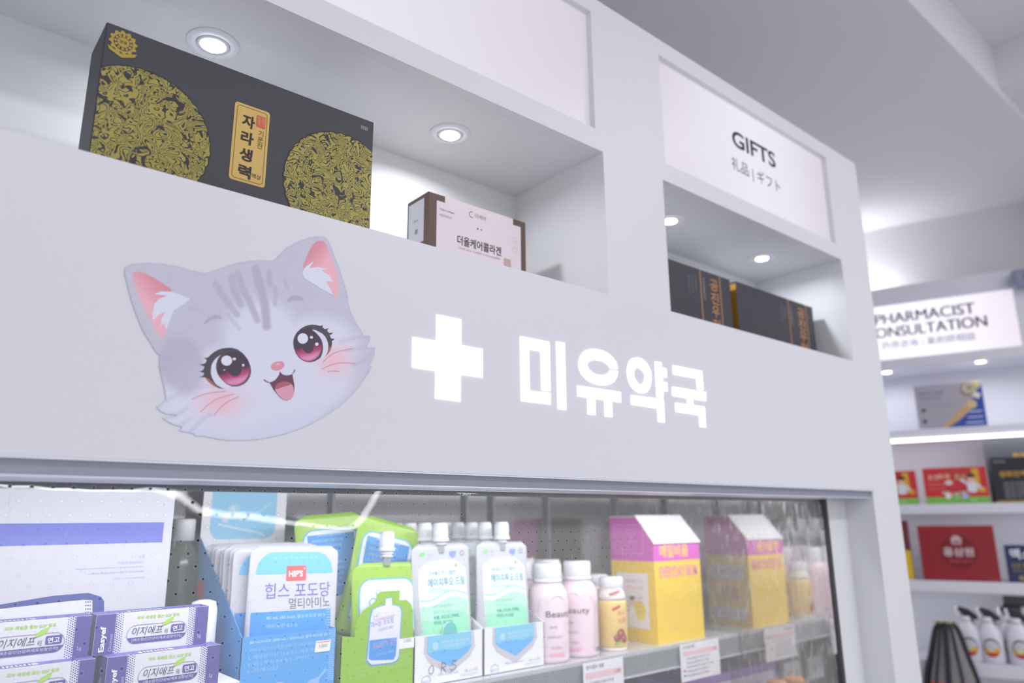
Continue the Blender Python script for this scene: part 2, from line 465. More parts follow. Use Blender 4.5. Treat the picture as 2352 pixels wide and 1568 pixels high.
# ---------------------------------------------------------------- the kitten face (printed sticker)
KB = 1.22                                       # photograph colour -> paint colour on the board
CC = lambda x, y: cp(x, y, 250, 520, 3.0154)
SIL = [(107, 300), (118, 278), (150, 262), (265, 252), (370, 258), (470, 275), (560, 300), (665, 325), (730, 305), (800, 280), (900, 250), (1000, 237), (1060, 233), (1140, 240), (1180, 200), (1230, 150), (1300, 110), (1380, 78), (1440, 69), (1492, 72), (1520, 100), (1545, 160), (1580, 250), (1615, 350), (1645, 450), (1658, 520), (1668, 580), (1700, 650), (1740, 715), (1765, 755), (1808, 760), (1802, 800), (1780, 838), (1843, 842), (1836, 890), (1820, 930), (1798, 972), (1820, 966), (1800, 1010), (1770, 1055), (1730, 1110), (1680, 1170), (1610, 1235), (1530, 1290), (1440, 1345), (1340, 1395), (1240, 1430), (1130, 1458), (1030, 1475), (930, 1482), (830, 1482), (740, 1470), (660, 1452), (598, 1452), (588, 1435), (530, 1425), (482, 1412), (505, 1388), (440, 1370), (400, 1350), (366, 1325), (440, 1322), (472, 1306), (400, 1300), (355, 1280), (328, 1252), (352, 1240), (392, 1200), (388, 1150), (375, 1090), (358, 1020), (348, 960), (352, 888), (333, 884), (300, 830), (255, 760), (215, 680), (185, 600), (150, 500), (125, 400), (110, 340)]
rng = np.random.RandomState(3)
sil = []
for i in range(len(SIL)):
    a, b = np.array(SIL[i], float), np.array(SIL[(i + 1) % len(SIL)], float)
    k = max(1, int(np.linalg.norm(b - a) / 14))
    for j in range(k): sil.append(tuple(a + (b - a) * j / k + rng.uniform(-1.8, 1.8, 2)))

def sstep(a, b, x):
    t = np.clip((x - a) / (b - a), 0, 1); return t * t * (3 - 2 * t)
def seg_dist(P, pts):
    d = np.full(len(P), 1e9)
    for a, b in zip(pts[:-1], pts[1:]):
        a = np.array(a, float); b = np.array(b, float); ab = b - a
        t = np.clip(((P - a) @ ab) / (ab @ ab), 0, 1)
        d = np.minimum(d, np.linalg.norm(P - (a + t[:, None] * ab), axis=1))
    return d
def vnoise(P, fx, fy, seed):
    r = np.random.RandomState(seed); out = np.zeros(len(P))
    for k in range(14):
        a = r.uniform(0, 2 * PI); w = r.uniform(0.4, 1.3)
        out += np.sin(P[:, 0] * fx * w * math.cos(a) + P[:, 1] * fy * w * math.sin(a) + r.uniform(0, 6.28))
    return out / 14
def paint_fur(P):
    x, y = P[:, 0], P[:, 1]
    white = np.array((206., 207., 224.)); grey = np.array((187., 185., 201.)); deep = np.array((168., 166., 186.))
    c, s = math.cos(-0.27), math.sin(-0.27)
    def E(cx, cy, rx, ry):
        dx, dy = x - cx, y - cy
        return np.sqrt(((dx * c + dy * s) / rx) ** 2 + ((-dx * s + dy * c) / ry) ** 2)
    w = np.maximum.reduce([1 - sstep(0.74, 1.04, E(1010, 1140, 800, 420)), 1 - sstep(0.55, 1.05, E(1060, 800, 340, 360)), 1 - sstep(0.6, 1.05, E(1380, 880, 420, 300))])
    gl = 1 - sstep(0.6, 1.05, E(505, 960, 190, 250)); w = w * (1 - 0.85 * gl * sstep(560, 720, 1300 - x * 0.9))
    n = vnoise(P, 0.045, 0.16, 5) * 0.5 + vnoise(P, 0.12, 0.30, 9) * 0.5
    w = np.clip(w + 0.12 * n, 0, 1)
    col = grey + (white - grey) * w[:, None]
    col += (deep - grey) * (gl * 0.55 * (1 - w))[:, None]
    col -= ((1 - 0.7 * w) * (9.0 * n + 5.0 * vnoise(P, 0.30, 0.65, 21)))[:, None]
    for pts, wd, st in (([(1015, 300), (1040, 400), (1075, 530), (1092, 690)], 30, .85), ([(890, 325), (920, 420), (970, 520), (1025, 650)], 24, .75), ([(850, 350), (862, 430), (912, 545)], 24, .7),
                        ([(738, 400), (800, 500), (885, 610)], 22, .65), ([(1108, 320), (1112, 405)], 20, .7), ([(1152, 430), (1148, 540)], 15, .5), ([(1215, 385), (1238, 430)], 12, .45), ([(560, 560), (640, 590)], 14, .3), ([(820, 610), (900, 710)], 16, .35)):
        d = seg_dist(P, pts); m = (1 - sstep(wd * 0.45, wd * 1.45, d + 9 * n)) * st * 1.1
        col = col + (np.array((172., 168., 188.)) - col) * m[:, None]
    for cx, cy, rx, ry, st in ((775, 1215, 175, 115, .80), (1560, 925, 135, 130, .75)):
        m = np.exp(-(((x - cx) / rx) ** 2 + ((y - cy) / ry) ** 2) * 1.35) * st
        col = col + (np.array((228., 178., 190.)) - col) * m[:, None]
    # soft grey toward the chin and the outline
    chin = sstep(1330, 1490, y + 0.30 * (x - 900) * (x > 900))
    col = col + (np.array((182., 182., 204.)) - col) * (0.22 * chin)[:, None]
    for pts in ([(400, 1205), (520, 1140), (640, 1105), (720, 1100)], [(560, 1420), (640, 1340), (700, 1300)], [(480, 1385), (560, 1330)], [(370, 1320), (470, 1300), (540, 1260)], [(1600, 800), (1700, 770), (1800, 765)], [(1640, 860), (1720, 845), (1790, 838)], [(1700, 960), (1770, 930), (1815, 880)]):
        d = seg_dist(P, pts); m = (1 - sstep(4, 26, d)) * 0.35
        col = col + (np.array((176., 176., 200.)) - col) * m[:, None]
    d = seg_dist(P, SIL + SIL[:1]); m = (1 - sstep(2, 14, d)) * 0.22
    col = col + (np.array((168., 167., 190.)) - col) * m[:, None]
    return col
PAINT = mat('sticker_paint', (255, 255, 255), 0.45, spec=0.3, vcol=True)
def painted(name, outline, painter, conv, step, off, parent, label=None, thick=0.0):
    pts = np.array(outline, float); lo, hi = pts.min(0), pts.max(0); k = len(outline)
    xs = np.arange(lo[0] + step / 2, hi[0], step); ys = np.arange(lo[1] + step / 2, hi[1], step)
    G = [(x + (step / 2 if j % 2 else 0), y) for j, y in enumerate(ys) for x in xs]
    V, Eo, F, *_ = delaunay_2d_cdt([Vector(p) for p in list(outline) + G], [(i, (i + 1) % k) for i in range(k)], [], 1, 1e-6)
    P = np.array([v[:] for v in V])
    Q = [conv(*p) for p in P]
    mb = MB(); mb.add([(q[0], BY - off, q[1]) for q in Q], F, PAINT)
    nv = len(mb.v)
    if thick:
        l = [conv(*p) for p in outline]
        mb.add([(q[0], BY - off, q[1]) for q in l] + [(q[0], BY - off + thick, q[1]) for q in l], [(i, (i + 1) % k, k + (i + 1) % k, k + i) for i in range(k)], PAINT)
    o = wb(mb, name, parent, label, recalc=False)
    A = o.data.color_attributes.new('paint', 'FLOAT_COLOR', 'POINT')
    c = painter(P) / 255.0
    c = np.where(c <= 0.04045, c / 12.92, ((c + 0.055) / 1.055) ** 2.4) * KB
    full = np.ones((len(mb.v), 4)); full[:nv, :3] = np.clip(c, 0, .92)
    if thick: full[nv:, :3] = 0.42
    A.data.foreach_set('color', full.ravel())
    return o
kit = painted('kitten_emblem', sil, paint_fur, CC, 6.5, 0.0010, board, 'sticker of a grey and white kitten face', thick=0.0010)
def mark(name, loops, rgb, conv=CC, layer=1, label=None, parent=None):
    p = Print(lambda u, v, off=0.0: (u, BY - 0.0010 - off, v), step=0.00008)
    for l in loops if not isinstance(loops[0][0], (int, float)) else [loops]:
        p.poly([conv(*q) for q in l], ink(rgb, KB), layer)
    return wb(p.mb, name, parent or kit, label, recalc=False)
def grad(c0, c1, a, b):
    a, b = np.array(a, float), np.array(b, float); d = b - a; L = d @ d
    c0, c1 = np.array(c0, float), np.array(c1, float)
    return lambda P: c0 + (c1 - c0) * sstep(0, 1, ((P - a) @ d) / L)[:, None]
earL = smooth_loop([(165, 325), (190, 315), (225, 320), (290, 345), (360, 388), (415, 425), (432, 440), (425, 470), (400, 560), (402, 690), (385, 750), (368, 768), (330, 730), (280, 640), (240, 560), (200, 470), (172, 390)], 3)
earR = smooth_loop([(1343, 285), (1358, 235), (1385, 170), (1420, 118), (1455, 99), (1492, 110), (1517, 160), (1552, 250), (1577, 330), (1588, 400), (1584, 465), (1568, 495), (1545, 455), (1500, 380), (1430, 300), (1380, 282)], 3)
painted('ear_lining', earL, grad((206, 140, 154), (226, 172, 184), (400, 420), (250, 560)), CC, 9, 0.00108, kit, 'pink inner ear')
painted('ear_lining', earR, grad((206, 140, 154), (226, 172, 184), (1370, 190), (1500, 300)), CC, 9, 0.00108, kit, 'pink inner ear')
mark('ear_tuft', [(560, 500), (500, 475), (440, 455), (360, 450), (308, 470), (400, 482), (345, 500), (310, 545), (298, 605), (302, 655), (345, 612), (388, 592), (360, 640), (358, 692), (376, 672), (396, 722), (420, 650), (450, 580), (520, 540)], (208, 209, 228), layer=3)
mark('ear_tuft', [(1336, 322), (1360, 280), (1422, 238), (1385, 290), (1440, 282), (1512, 294), (1470, 306), (1522, 340), (1550, 387), (1500, 380), (1532, 432), (1552, 478), (1480, 440), (1400, 390), (1350, 360)], (208, 209, 228), layer=3)
for brow in (smooth_loop([(652, 682), (672, 650), (705, 622), (738, 611), (765, 622), (783, 641), (745, 638), (705, 650), (675, 670)], 3), smooth_loop([(1232, 523), (1245, 495), (1270, 480), (1305, 479), (1335, 492), (1352, 516), (1320, 510), (1285, 511), (1255, 517)], 3)): mark('eyebrow', brow, (168, 165, 184), layer=2)
wk = lambda a: stroke(smooth_line(a, 5), [0.5] + [4.6] * (len(smooth_line(a, 5)) - 2) + [0.5])
for grp in ([[(567, 1200), (650, 1165), (730, 1149), (812, 1142)], [(628, 1288), (690, 1232), (760, 1190), (872, 1159)], [(722, 1312), (765, 1262), (820, 1215), (902, 1177)]], [[(1475, 946), (1525, 897), (1590, 866), (1697, 845)], [(1468, 991), (1525, 964), (1600, 945), (1712, 951)], [(1512, 1006), (1550, 1001), (1596, 1006)]]):
    mark('whiskers', [wk(a) for a in grp], (205, 128, 142), layer=2, label='thin pink whisker lines')
EL = lambda x, y: cp(x, y, 440, 780, 12.06); ER = lambda x, y: cp(x, y, 650, 730, 13.06); MO = lambda x, y: cp(x, y, 590, 810, 12.545)
darkL = [(930, 1374), (830, 1355), (760, 1350), (600, 1280), (470, 1180), (400, 1100), (370, 1045), (300, 1045), (205, 1035), (270, 1018), (325, 985), (328, 915), (290, 910), (205, 885), (265, 870), (322, 822), (348, 745), (270, 716), (205, 680), (300, 680), (375, 650), (405, 600), (402, 550), (360, 525), (325, 510), (400, 505), (455, 485), (530, 410), (620, 340), (720, 285), (850, 240), (1000, 225), (1130, 230), (1260, 270), (1390, 360), (1490, 470), (1570, 600), (1620, 740), (1638, 880), (1610, 1020), (1540, 1140), (1440, 1230), (1310, 1285), (1200, 1302), (1080, 1290)]
darkR = [(1143, 1237), (1240, 1167), (1340, 1080), (1410, 980), (1450, 860), (1460, 740), (1456, 690), (1500, 670), (1542, 620), (1480, 630), (1430, 615), (1385, 515), (1440, 500), (1487, 443), (1420, 450), (1365, 450), (1305, 385), (1335, 350), (1358, 300), (1310, 330), (1240, 335), (1170, 285), (1187, 208), (1150, 235), (1095, 245), (1000, 215), (880, 203), (760, 215), (640, 255), (520, 325), (410, 430), (340, 540), (300, 660), (295, 790), (320, 930), (370, 1060), (450, 1180), (560, 1270), (680, 1320), (780, 1333), (900, 1315), (1020, 1262), (1100, 1200)]
sclL = smooth_loop([(825, 410), (720, 475), (640, 545), (575, 640), (535, 750), (525, 880), (540, 1010), (590, 1120), (650, 1220), (740, 1290), (850, 1345), (935, 1372), (1000, 1355), (1085, 1294), (960, 1235), (850, 1140), (750, 1020), (690, 900), (665, 760), (680, 640), (720, 530), (780, 445)], 3)
sclR = smooth_loop([(862, 362), (960, 370), (1060, 420), (1180, 490), (1270, 600), (1325, 730), (1345, 860), (1330, 1000), (1280, 1110), (1210, 1190), (1140, 1237), (1108, 1205), (1160, 1080), (1187, 930), (1177, 790), (1130, 650), (1050, 530), (950, 430)], 3)
def iris(cx, cy, rx, ry, px, py, pr, tilt):
    def f(P):
        x, y = P[:, 0], P[:, 1]
        dark = np.array((74., 62., 76.)); rose = np.array((160., 66., 108.)); pink = np.array((214., 142., 180.))
        yy = y - tilt * (x - cx)
        t = sstep(cy + ry * 0.02, cy + ry * 0.38, yy); t2 = sstep(cy + ry * 0.3, cy + ry * 0.82, yy)
        col = dark + (rose - dark) * t[:, None]; col += (pink - col) * (t2 * 0.95)[:, None]
        d = np.hypot(x - px, y - py)
        ring = (1 - sstep(pr * 1.18, pr * 1.30, d)) * t; col += (np.array((176., 74., 112.)) - col) * (ring * 0.8)[:, None]
        pup = 1 - sstep(pr * 0.97, pr * 1.05, d); col += (dark - col) * pup[:, None]
        e = np.sqrt(((x - cx) / rx) ** 2 + ((y - cy) / ry) ** 2); rim = sstep(0.90, 1.0, e) * 0.55
        col += (np.array((130., 50., 86.)) - col) * (rim * t)[:, None]
        return col
    return f
for conv, dk, sc, ir, hl, lid in ((EL, darkL, sclL, (1160, 800, 452, 472, 1185, 820, 195, -0.28), [ell(960, 583, 152, 140), ell(1172, 537, 48, 36), ell(1417, 710, 33, 34), ell(895, 843, 27, 13, rot=-.4)],
                                  [(372, 1048), (400, 1100), (470, 1180), (600, 1280), (760, 1350), (700, 1305), (610, 1230), (540, 1150), (470, 1090)]),
                                 (ER, darkR, sclR, (745, 800, 425, 505, 745, 885, 168, -0.22), [ell(578, 622, 158, 158), ell(838, 588, 46, 41), ell(998, 791, 52, 50)],
                                  [(1452, 830), (1440, 900), (1410, 980), (1340, 1080), (1240, 1167), (1300, 1090), (1350, 1000), (1375, 900)])):
    eye = mark('eye', dk, (72, 66, 76), conv, layer=2, label='large dark pink eye with long lashes')
    cx, cy, rx, ry = ir[:4]
    io = painted('iris', ell(cx, cy, rx, ry, 48), iris(*ir), conv, 17, 0.00110 + 0.00012, kit)
    mark('eye_white', sc, (204, 206, 226), conv, layer=4)
    mark('lash_base', lid, (168, 100, 100), conv, layer=4)
    mark('eye_highlight', hl, (210, 212, 232), conv, layer=5)
mouthp = [(650, 535), (690, 592), (750, 635), (840, 655), (930, 645), (1000, 615), (1042, 562), (1058, 505), (1075, 482), (1096, 496), (1077, 545), (1042, 592), (1010, 625), (1030, 730), (1060, 880), (1072, 1000), (1062, 1130), (1030, 1250), (960, 1342), (850, 1384), (750, 1360), (660, 1300), (560, 1190), (460, 1060), (400, 950), (360, 872), (280, 855), (210, 818), (180, 787), (200, 763), (232, 790), (290, 828), (360, 850), (440, 832), (520, 780), (590, 700), (630, 630), (642, 580)]
mark('mouth', mouthp, (100, 60, 80), MO, layer=2, label='open dark mouth')
mark('tongue', smooth_loop([(512, 1030), (530, 950), (600, 880), (700, 840), (800, 832), (900, 855), (980, 905), (1035, 980), (1050, 1080), (1045, 1180), (1010, 1280), (940, 1345), (850, 1370), (760, 1350), (660, 1280), (570, 1180), (522, 1090)], 3), (206, 148, 166), MO, layer=3, label='pink tongue')
mark('tongue_shadow', smooth_loop([(513, 1040), (530, 950), (600, 880), (700, 840), (800, 832), (900, 855), (965, 895), (900, 945), (800, 965), (680, 1010), (580, 1050)], 3), (166, 88, 106), MO, layer=4)
mark('nose', smooth_loop([(393, 400), (410, 350), (460, 297), (550, 260), (660, 245), (732, 258), (772, 310), (782, 375), (745, 440), (690, 482), (600, 516), (520, 516), (440, 490), (402, 445)], 3), (210, 140, 156), MO, layer=2, label='pink nose')
mark('nose_highlight', ell(592, 328, 50, 15, rot=-.15), (232, 196, 204), MO, layer=3)

# ================================================================ things in the upper niches
def gold_mat():
    m = bpy.data.materials.new('gold_relief'); m.use_nodes = True; nt = m.node_tree; b = nt.nodes['Principled BSDF']
    L = nt.links.new
    def M(op, a, b_=None, c=None):
        n = nt.nodes.new('ShaderNodeMath'); n.operation = op
        for i, x in enumerate((a, b_, c)):
            if x is None: continue
            if isinstance(x, (int, float)): n.inputs[i].default_value = x
            else: L(x, n.inputs[i])
        return n.outputs[0]
    tc = nt.nodes.new('ShaderNodeTexCoord')
    def N(sc, det=1.0, dis=0.0, off=0.0):
        mp = nt.nodes.new('ShaderNodeMapping'); mp.inputs['Location'].default_value = (off, off * 1.7, off)
        L(tc.outputs['Object'], mp.inputs['Vector'])
        n = nt.nodes.new('ShaderNodeTexNoise'); n.inputs['Scale'].default_value = sc; n.inputs['Detail'].default_value = det; n.inputs['Distortion'].default_value = dis
        L(mp.outputs[0], n.inputs['Vector']); return n.outputs['Fac']
    a = N(44, 1.5, 1.4); c = N(78, 0.5, 0.8, 3.1); g = N(64, 2.0, 1.4, 7.7)
    l1 = M('SINE', M('MULTIPLY', a, 84.0)); l2 = M('SINE', M('MULTIPLY', c, 66.0))
    sel = M('GREATER_THAN', N(17, 1.0, 0.0, 1.3), 0.5)
    line = M('ADD', M('MULTIPLY', l1, sel), M('MULTIPLY', l2, M('SUBTRACT', 1.0, sel)))
    v = M('GREATER_THAN', line, -0.55)
    hole = M('LESS_THAN', g, 0.625)
    v = M('MULTIPLY', v, hole)
    mx = nt.nodes.new('ShaderNodeMix'); mx.data_type = 'RGBA'
    mx.inputs[6].default_value = (*alb((36, 34, 36)), 1); mx.inputs[7].default_value = (*alb((150, 138, 62)), 1)
    L(v, mx.inputs[0]); L(mx.outputs[2], b.inputs['Base Color'])
    b.inputs['Roughness'].default_value = 0.4; b.inputs['Metallic'].default_value = 0.25
    return m
GOLD = gold_mat()
CHAR = mat('charcoal_box', (60, 59, 68), 0.5, 1.0, noise=0.03)
GLD = ink((176, 150, 62), metal=0.2)
# -- the big black gift box
yb = 0.835
A, B = at(245, 52, yb), at(859, 279, yb)
W = B[0] - A[0]; top = (A[2] + B[2]) / 2; H = top - 0.30; D = 0.075
gb, F = carton('gift_box', 'large charcoal gift box with gold dragon roundels standing in the left niche', 'gift box', W, D, H, ((A[0] + B[0]) / 2, yb, 0.30), CHAR)
def gp(x, y): P = at(x, y, yb); return (P[0] - A[0], P[2] - 0.30)
def scallop(cx, cz, r, n=150):
    out = []
    for i in range(n):
        a = 2 * PI * i / n; rr = r * (1 - 0.014 * abs(math.sin(a * 17)) - 0.006 * math.sin(a * 41))
        out.append((min(max(cx + rr * math.cos(a), 0.001), W - 0.001), max(cz + rr * math.sin(a), 0.001)))
    return out
# left roundel: right edge, top; right roundel: left edge, top
def roundel(edge, topp, sgn, crest):
    e, t = gp(*edge), gp(*topp)
    r = abs(t[1] - e[1]); cx = e[0] - sgn * r; return cx, e[1], r
r1 = gp(482, 352); t1 = gp(290, 146); R1 = t1[1] - r1[1]; C1 = (r1[0] - R1, r1[1])
l2 = gp(651, 398); t2 = gp(768, 301); R2 = t2[1] - l2[1]; C2 = (l2[0] + R2, l2[1])
p = Print(F['front'])
for (cx, cz), r in ((C1, R1), (C2, R2)):
    o = scallop(cx, cz, r * 1.02)
    p = Print(F['front']); p.poly(o, ink((30, 29, 33)), 1); p.poly(scallop(cx, cz, r), GOLD, 2)
    p.build('roundel_print', gb, 'gold dragon roundel')
p = Print(F['front'])
q = [gp(541, 235), gp(622, 257), gp(606, 434), gp(524, 407)]
u0, u1 = (q[0][0] + q[3][0]) / 2, (q[1][0] + q[2][0]) / 2; v1 = (q[0][1] + q[1][1]) / 2; v0 = (q[2][1] + q[3][1]) / 2
TAN = ink((214, 178, 98)); INKB = ink((34, 28, 26))
p.poly(rrect(u0, v0, u1, v1, 0.004), TAN, 1)
p.frame(u0 + 0.003, v0 + 0.003, u1 - 0.003, v1 - 0.003, 0.0007, ink((120, 92, 44)), 2, 0.004)
ch = (v1 - v0) * 0.19
for i, c in enumerate('자라생력'):
    p.text(c, u0 + (u1 - u0) * 0.40, v1 - 0.010 - (i + 1) * ch * 1.14 + 0.002, ch * 0.86, INKB, 3, w=ch * 0.80, align='c', bold=0.03, rot=-0.05)
p.rect(u0 + (u1 - u0) * 0.63, v1 - 0.010 - ch * 0.75, u0 + (u1 - u0) * 0.88, v1 - 0.009, ink((214, 92, 74)), 3)
for i, c in enumerate('활력'): p.text(c, u0 + (u1 - u0) * (0.70 if i == 0 else 0.82), v1 - 0.009 - ch * 0.65, ch * 0.55, TAN, 4, w=0.0035, align='c')
p.text('기운찬', u0 + (u1 - u0) * 0.78, v1 - 0.014 - ch * 0.75, 0.0075, ink((110, 84, 40)), 3, vert=True)
p.text('액상', u0 + (u1 - u0) * 0.74, v0 + 0.009, 0.006, INKB, 3, align='c')
p.build('title_plate', gb, 'gold plate with brushed Korean title')
p = Print(F['front'])
ec = gp(283, 100); er = 0.0135
p.poly([(ec[0] + er * (1 + 0.10 * math.sin(a * 12)) * math.cos(a), ec[1] + 0.001 + er * (1 + 0.10 * math.sin(a * 12)) * math.sin(a)) for a in (2 * PI * i / 96 for i in range(96))], GLD, 1)
p.poly(ell(ec[0], ec[1] + 0.001, er * 0.74), CHAR, 2)
for i in range(12): p.poly(ell(ec[0] + er * .60 * math.cos(i * PI / 6), ec[1] + .001 + er * .60 * math.sin(i * PI / 6), er * .11), GLD, 3)
p.poly(ell(ec[0], ec[1] + 0.001, er * 0.46), GLD, 3)
p.text('명품', ec[0], ec[1] - 0.001, 0.004, CHAR, 4, align='c')
p.poly([(ec[0] - 0.015, ec[1] - 0.008), (ec[0], ec[1] - 0.014), (ec[0] + 0.015, ec[1] - 0.008), (ec[0] + 0.013, ec[1] - 0.013), (ec[0], ec[1] - 0.0185), (ec[0] - 0.013, ec[1] - 0.013)], GLD, 3)
p.build('crest_print', gb, 'gold rosette crest')
p = Print(F['front']); c1 = gp(829, 286); p.text('혼합음료', c1[0], c1[1] - 0.006, 0.0055, ink((200, 200, 206)), 1, w=.011); p.build('corner_text', gb, 'small white text')

# -- collagen box
yb = 0.915
A, B = at(985, 441, yb), at(1207, 508, yb); S = at(936, 470, yb)
W = B[0] - A[0]; top = (A[2] + B[2]) / 2; H = top - 0.30
BROWN = mat('brown_box', (98, 74, 62), 0.5, 1.0, noise=0.03)
d = ray(936, 470); Dp = d[1] * A[0] / d[0] - yb
cb, F = carton('collagen_box', 'brown and pale pink supplement box standing in the left niche beside the pillar', 'box', W, max(0.05, Dp), H, ((A[0] + B[0]) / 2, yb, 0.30), BROWN)
def kp(x, y): P = at(x, y, yb); return (P[0] - A[0], P[2] - 0.30)
p = Print(F['front'])
a = kp(1003, 470); b = kp(1197, 640); PINKW = ink((232, 218, 226))
e1 = kp(1022, 452); e2 = kp(1178, 502)
p.poly([(a[0], 0.004), (b[0], 0.004), (b[0], H - 0.012), (e2[0], H - 0.012), (e2[0], H - 0.0008), (e1[0], H - 0.0008), (e1[0], H - 0.012), (a[0], H - 0.012)], PINKW, 1)
t0, t1 = kp(1050, 552), kp(1151, 577)
p.text('더올케어콜라겐', t0[0], kp(1050, 558)[1] - 0.002, 0.0165, ink((50, 42, 44)), 2, w=t1[0] - t0[0], bold=0.02)
p.text('THE ALL CARE COLLAGEN', t0[0] + 0.003, kp(1050, 558)[1] - 0.009, 0.0032, ink((150, 130, 136)), 2, w=(t1[0] - t0[0]) * .94)
m0 = kp(1080, 492); p.poly(stroke(arc((m0[0] + .003, m0[1]), .005, 1.2, 5.2), .0012), ink((110, 84, 60)), 2)
p.text('더케어', m0[0] + 0.010, m0[1] - 0.004, 0.008, ink((120, 100, 90)), 2)
p.text('Triple Collagen', a[0] + 0.005, kp(1010, 483)[1], 0.0045, ink((90, 80, 84)), 2); p.text('저분자피쉬', a[0] + 0.005, kp(1010, 483)[1] - 0.010, 0.005, ink((150, 138, 142)), 2)
dd = kp(1101, 527); p.poly(ell(dd[0] - .004, dd[1], .0018), ink((70, 80, 150)), 2); p.poly(ell(dd[0] + .004, dd[1], .0018), ink((216, 90, 120)), 2)
for i in range(2): p.poly(stroke(ell(b[0] - .014, H - .040 - .018 * i, .005), .0006), ink((190, 176, 184)), 2)
s0 = kp(1165, 597); p.rect(s0[0] - .008, s0[1] - .05, s0[0] + .008, s0[1] + .002, ink((196, 168, 158)), 2)
p.build('front_print', cb, 'pale pink front panel with dark Korean title')
p = Print(F['left']); dW = max(0.05, Dp)
p.rect(dW * .08, H * .62, dW * .80, H * .965, ink((214, 216, 222)), 1)
p.text('콜라겐', dW * .44, H * .80, .004, ink((130, 130, 138)), 2, align='c'); p.rect(dW * .40, H * .70, dW * .52, H * .74, ink((150, 150, 156)), 2)
for i in range(9): p.rect(dW * .10, H * (.56 - i * .03), dW * .78, H * (.568 - i * .03), ink((128, 108, 98)), 1)
p.build('side_print', cb, 'pale grey side label')

# -- two dark boxes under the GIFTS sign
COPPER = ink((186, 130, 82), metal=0.1); GR = ink((128, 128, 138))
yb = 0.872
def darkbox(lab, xl, xr, ytl, ytr, dep, marks, goldside=False):
    A, B = at(xl, ytl, yb), at(xr, ytr, yb); W = B[0] - A[0]; H = (A[2] + B[2]) / 2 - 0.30
    r, F = carton('gift_box', lab, 'gift box', W, dep, H, ((A[0] + B[0]) / 2, yb, 0.30), CHAR, group='dark gift boxes with copper bands')
    p = Print(F['front'])
    g = lambda x: at(x, 650, yb)[0] - A[0]
    b0, b1, t0, t1, gr = [g(x) for x in marks]
    for u in (b0, b1): p.rect(u, 0.0, u + 0.0035, H - 0.001, COPPER, 1)
    p.text('공진우천', (t0 + t1) / 2, H - 0.014, 0.026, COPPER, 2, w=t1 - t0, vert=True, bold=0.02)
    p.text('귀한원료엄선', b0 + 0.012, H - 0.016, 0.0075, ink((170, 168, 174)), 2, vert=True)
    for i in range(3): p.text('전통한방처방'[:6 - i], gr + 0.011 * i, H - 0.020, 0.0065, GR, 1, vert=True)
    p.rect(b0, 0.035, b1, 0.0385, COPPER, 1)
    p.build('front_print', r, 'copper bands and vertical copper lettering')
    if goldside:
        q = Print(F['left']); q.rect(0.001, 0.001, dep - 0.001, H - 0.006, ink((186, 138, 40), metal=0.3), 1); q.build('side_print', r, 'gold side panel')
    return r
darkbox('dark gift box with copper bands next to the white pillar under the GIFTS sign', 1493, 1676, 580, 641, 0.10, (1608, 1652, 1630, 1648, 1583))
darkbox('dark gift box with gold side panel at the right end under the GIFTS sign', 1690, 1865, 650, 701, 0.10, (1804, 1843, 1824, 1840, 1788), True)

# ================================================================ pharmacist wall cabinet
ca, sa = math.cos(PR), math.sin(PR)
def PW(s, d, z): return (PX + ca * s - sa * d, PY + sa * s + ca * d, z)
NRM = np.array([-0.94427, -0.32917, 0.0]); ND = float(NRM @ np.array((PX, PY, 0)))
def ps(x, y, d=0.0):          # photograph -> (s, z) on the cabinet plane pushed back by d
    r = ray(x, y); q = r * ((ND - d) / (NRM @ r)); v = q - np.array((PX, PY, 0))
    return (v[0] * ca + v[1] * sa, q[2])
PC_LOC = PW(0.2, 0.19, -1.5)
pc = thing('wall_shelf_cabinet', 'white wall cabinet with stocked shelves under the PHARMACIST CONSULTATION light box', 'cabinet', PC_LOC, PR)
def local(mb): # (s, d, z) -> the cabinet's own frame
    mb.v = [(v[0] - 0.2, v[1] - 0.19, v[2] + 1.5) for v in mb.v]; return mb
S0, S1 = -0.55, 1.15
GREYW = mat('cabinet_grey_white', (205, 205, 214), 0.45, 1.2, spec=0.4, noise=0.012, nscale=3)
mb = MB()
sx, sz0, sz1 = 0.515, 0.667, 0.905
mb.box(S0, S1, 0, 0.26, 0.907, 0.987, GREYW)
mb.box(S0, S1, 0, 0.26, 0.624, 0.665, GREYW)
mb.box(sx + 0.002, S1, 0.0, 0.26, 0.665, 0.907, GREYW)
mb.box(S0, S1, 0.255, 0.275, -1.5, 0.624, GREYW)
mb.box(S0, S0 + .02, 0.0, 0.26, -1.5, 0.624, GREYW); mb.box(S1 - .02, S1, 0.0, 0.26, -1.5, 0.624, GREYW)
local(mb).build('frame', pc)
for z0, z1 in ((0.318, 0.356), (0.010, 0.050), (-0.293, -0.250), (-0.600, -0.552)):
    local(MB().box(S0 + .02, S1 - .02, 0.002, 0.255, z0, z1, GREYW, 0.002)).build('shelf', pc)
LBP = lightbox_mat('lit_acrylic_pink', 0, 1, 0, 1, 'X', 1.14, 0.60)
sp = local(MB().box(-0.52, sx, 0.004, 0.012, sz0, sz1, LBP)).build('sign_panel', pc, 'backlit acrylic panel')
p = Print(lambda u, v, off=0.0: (u - 0.2, 0.004 - 0.19 - off, v + 1.5), step=0.0006)
def pput(t, l, r, h, m, bold, ww=None):
    a, b = ps(*l), ps(*r); rot = math.atan2(b[1] - a[1], b[0] - a[0])
    for k in ((-1, 0, 1) if h > .045 else (0,)): p.text(t, a[0] + .0013 * k, a[1], h, m, 3 + k, w=b[0] - a[0], bold=bold)
pput('PHARMACIST', (2011, 747), (2240, 716), 0.047, ink((44, 40, 54)), 0.0)
cw = (ps(2268, 745)[0] - ps(2022, 776)[0]) / 11 * 12.62
e = ps(2268, 745); 
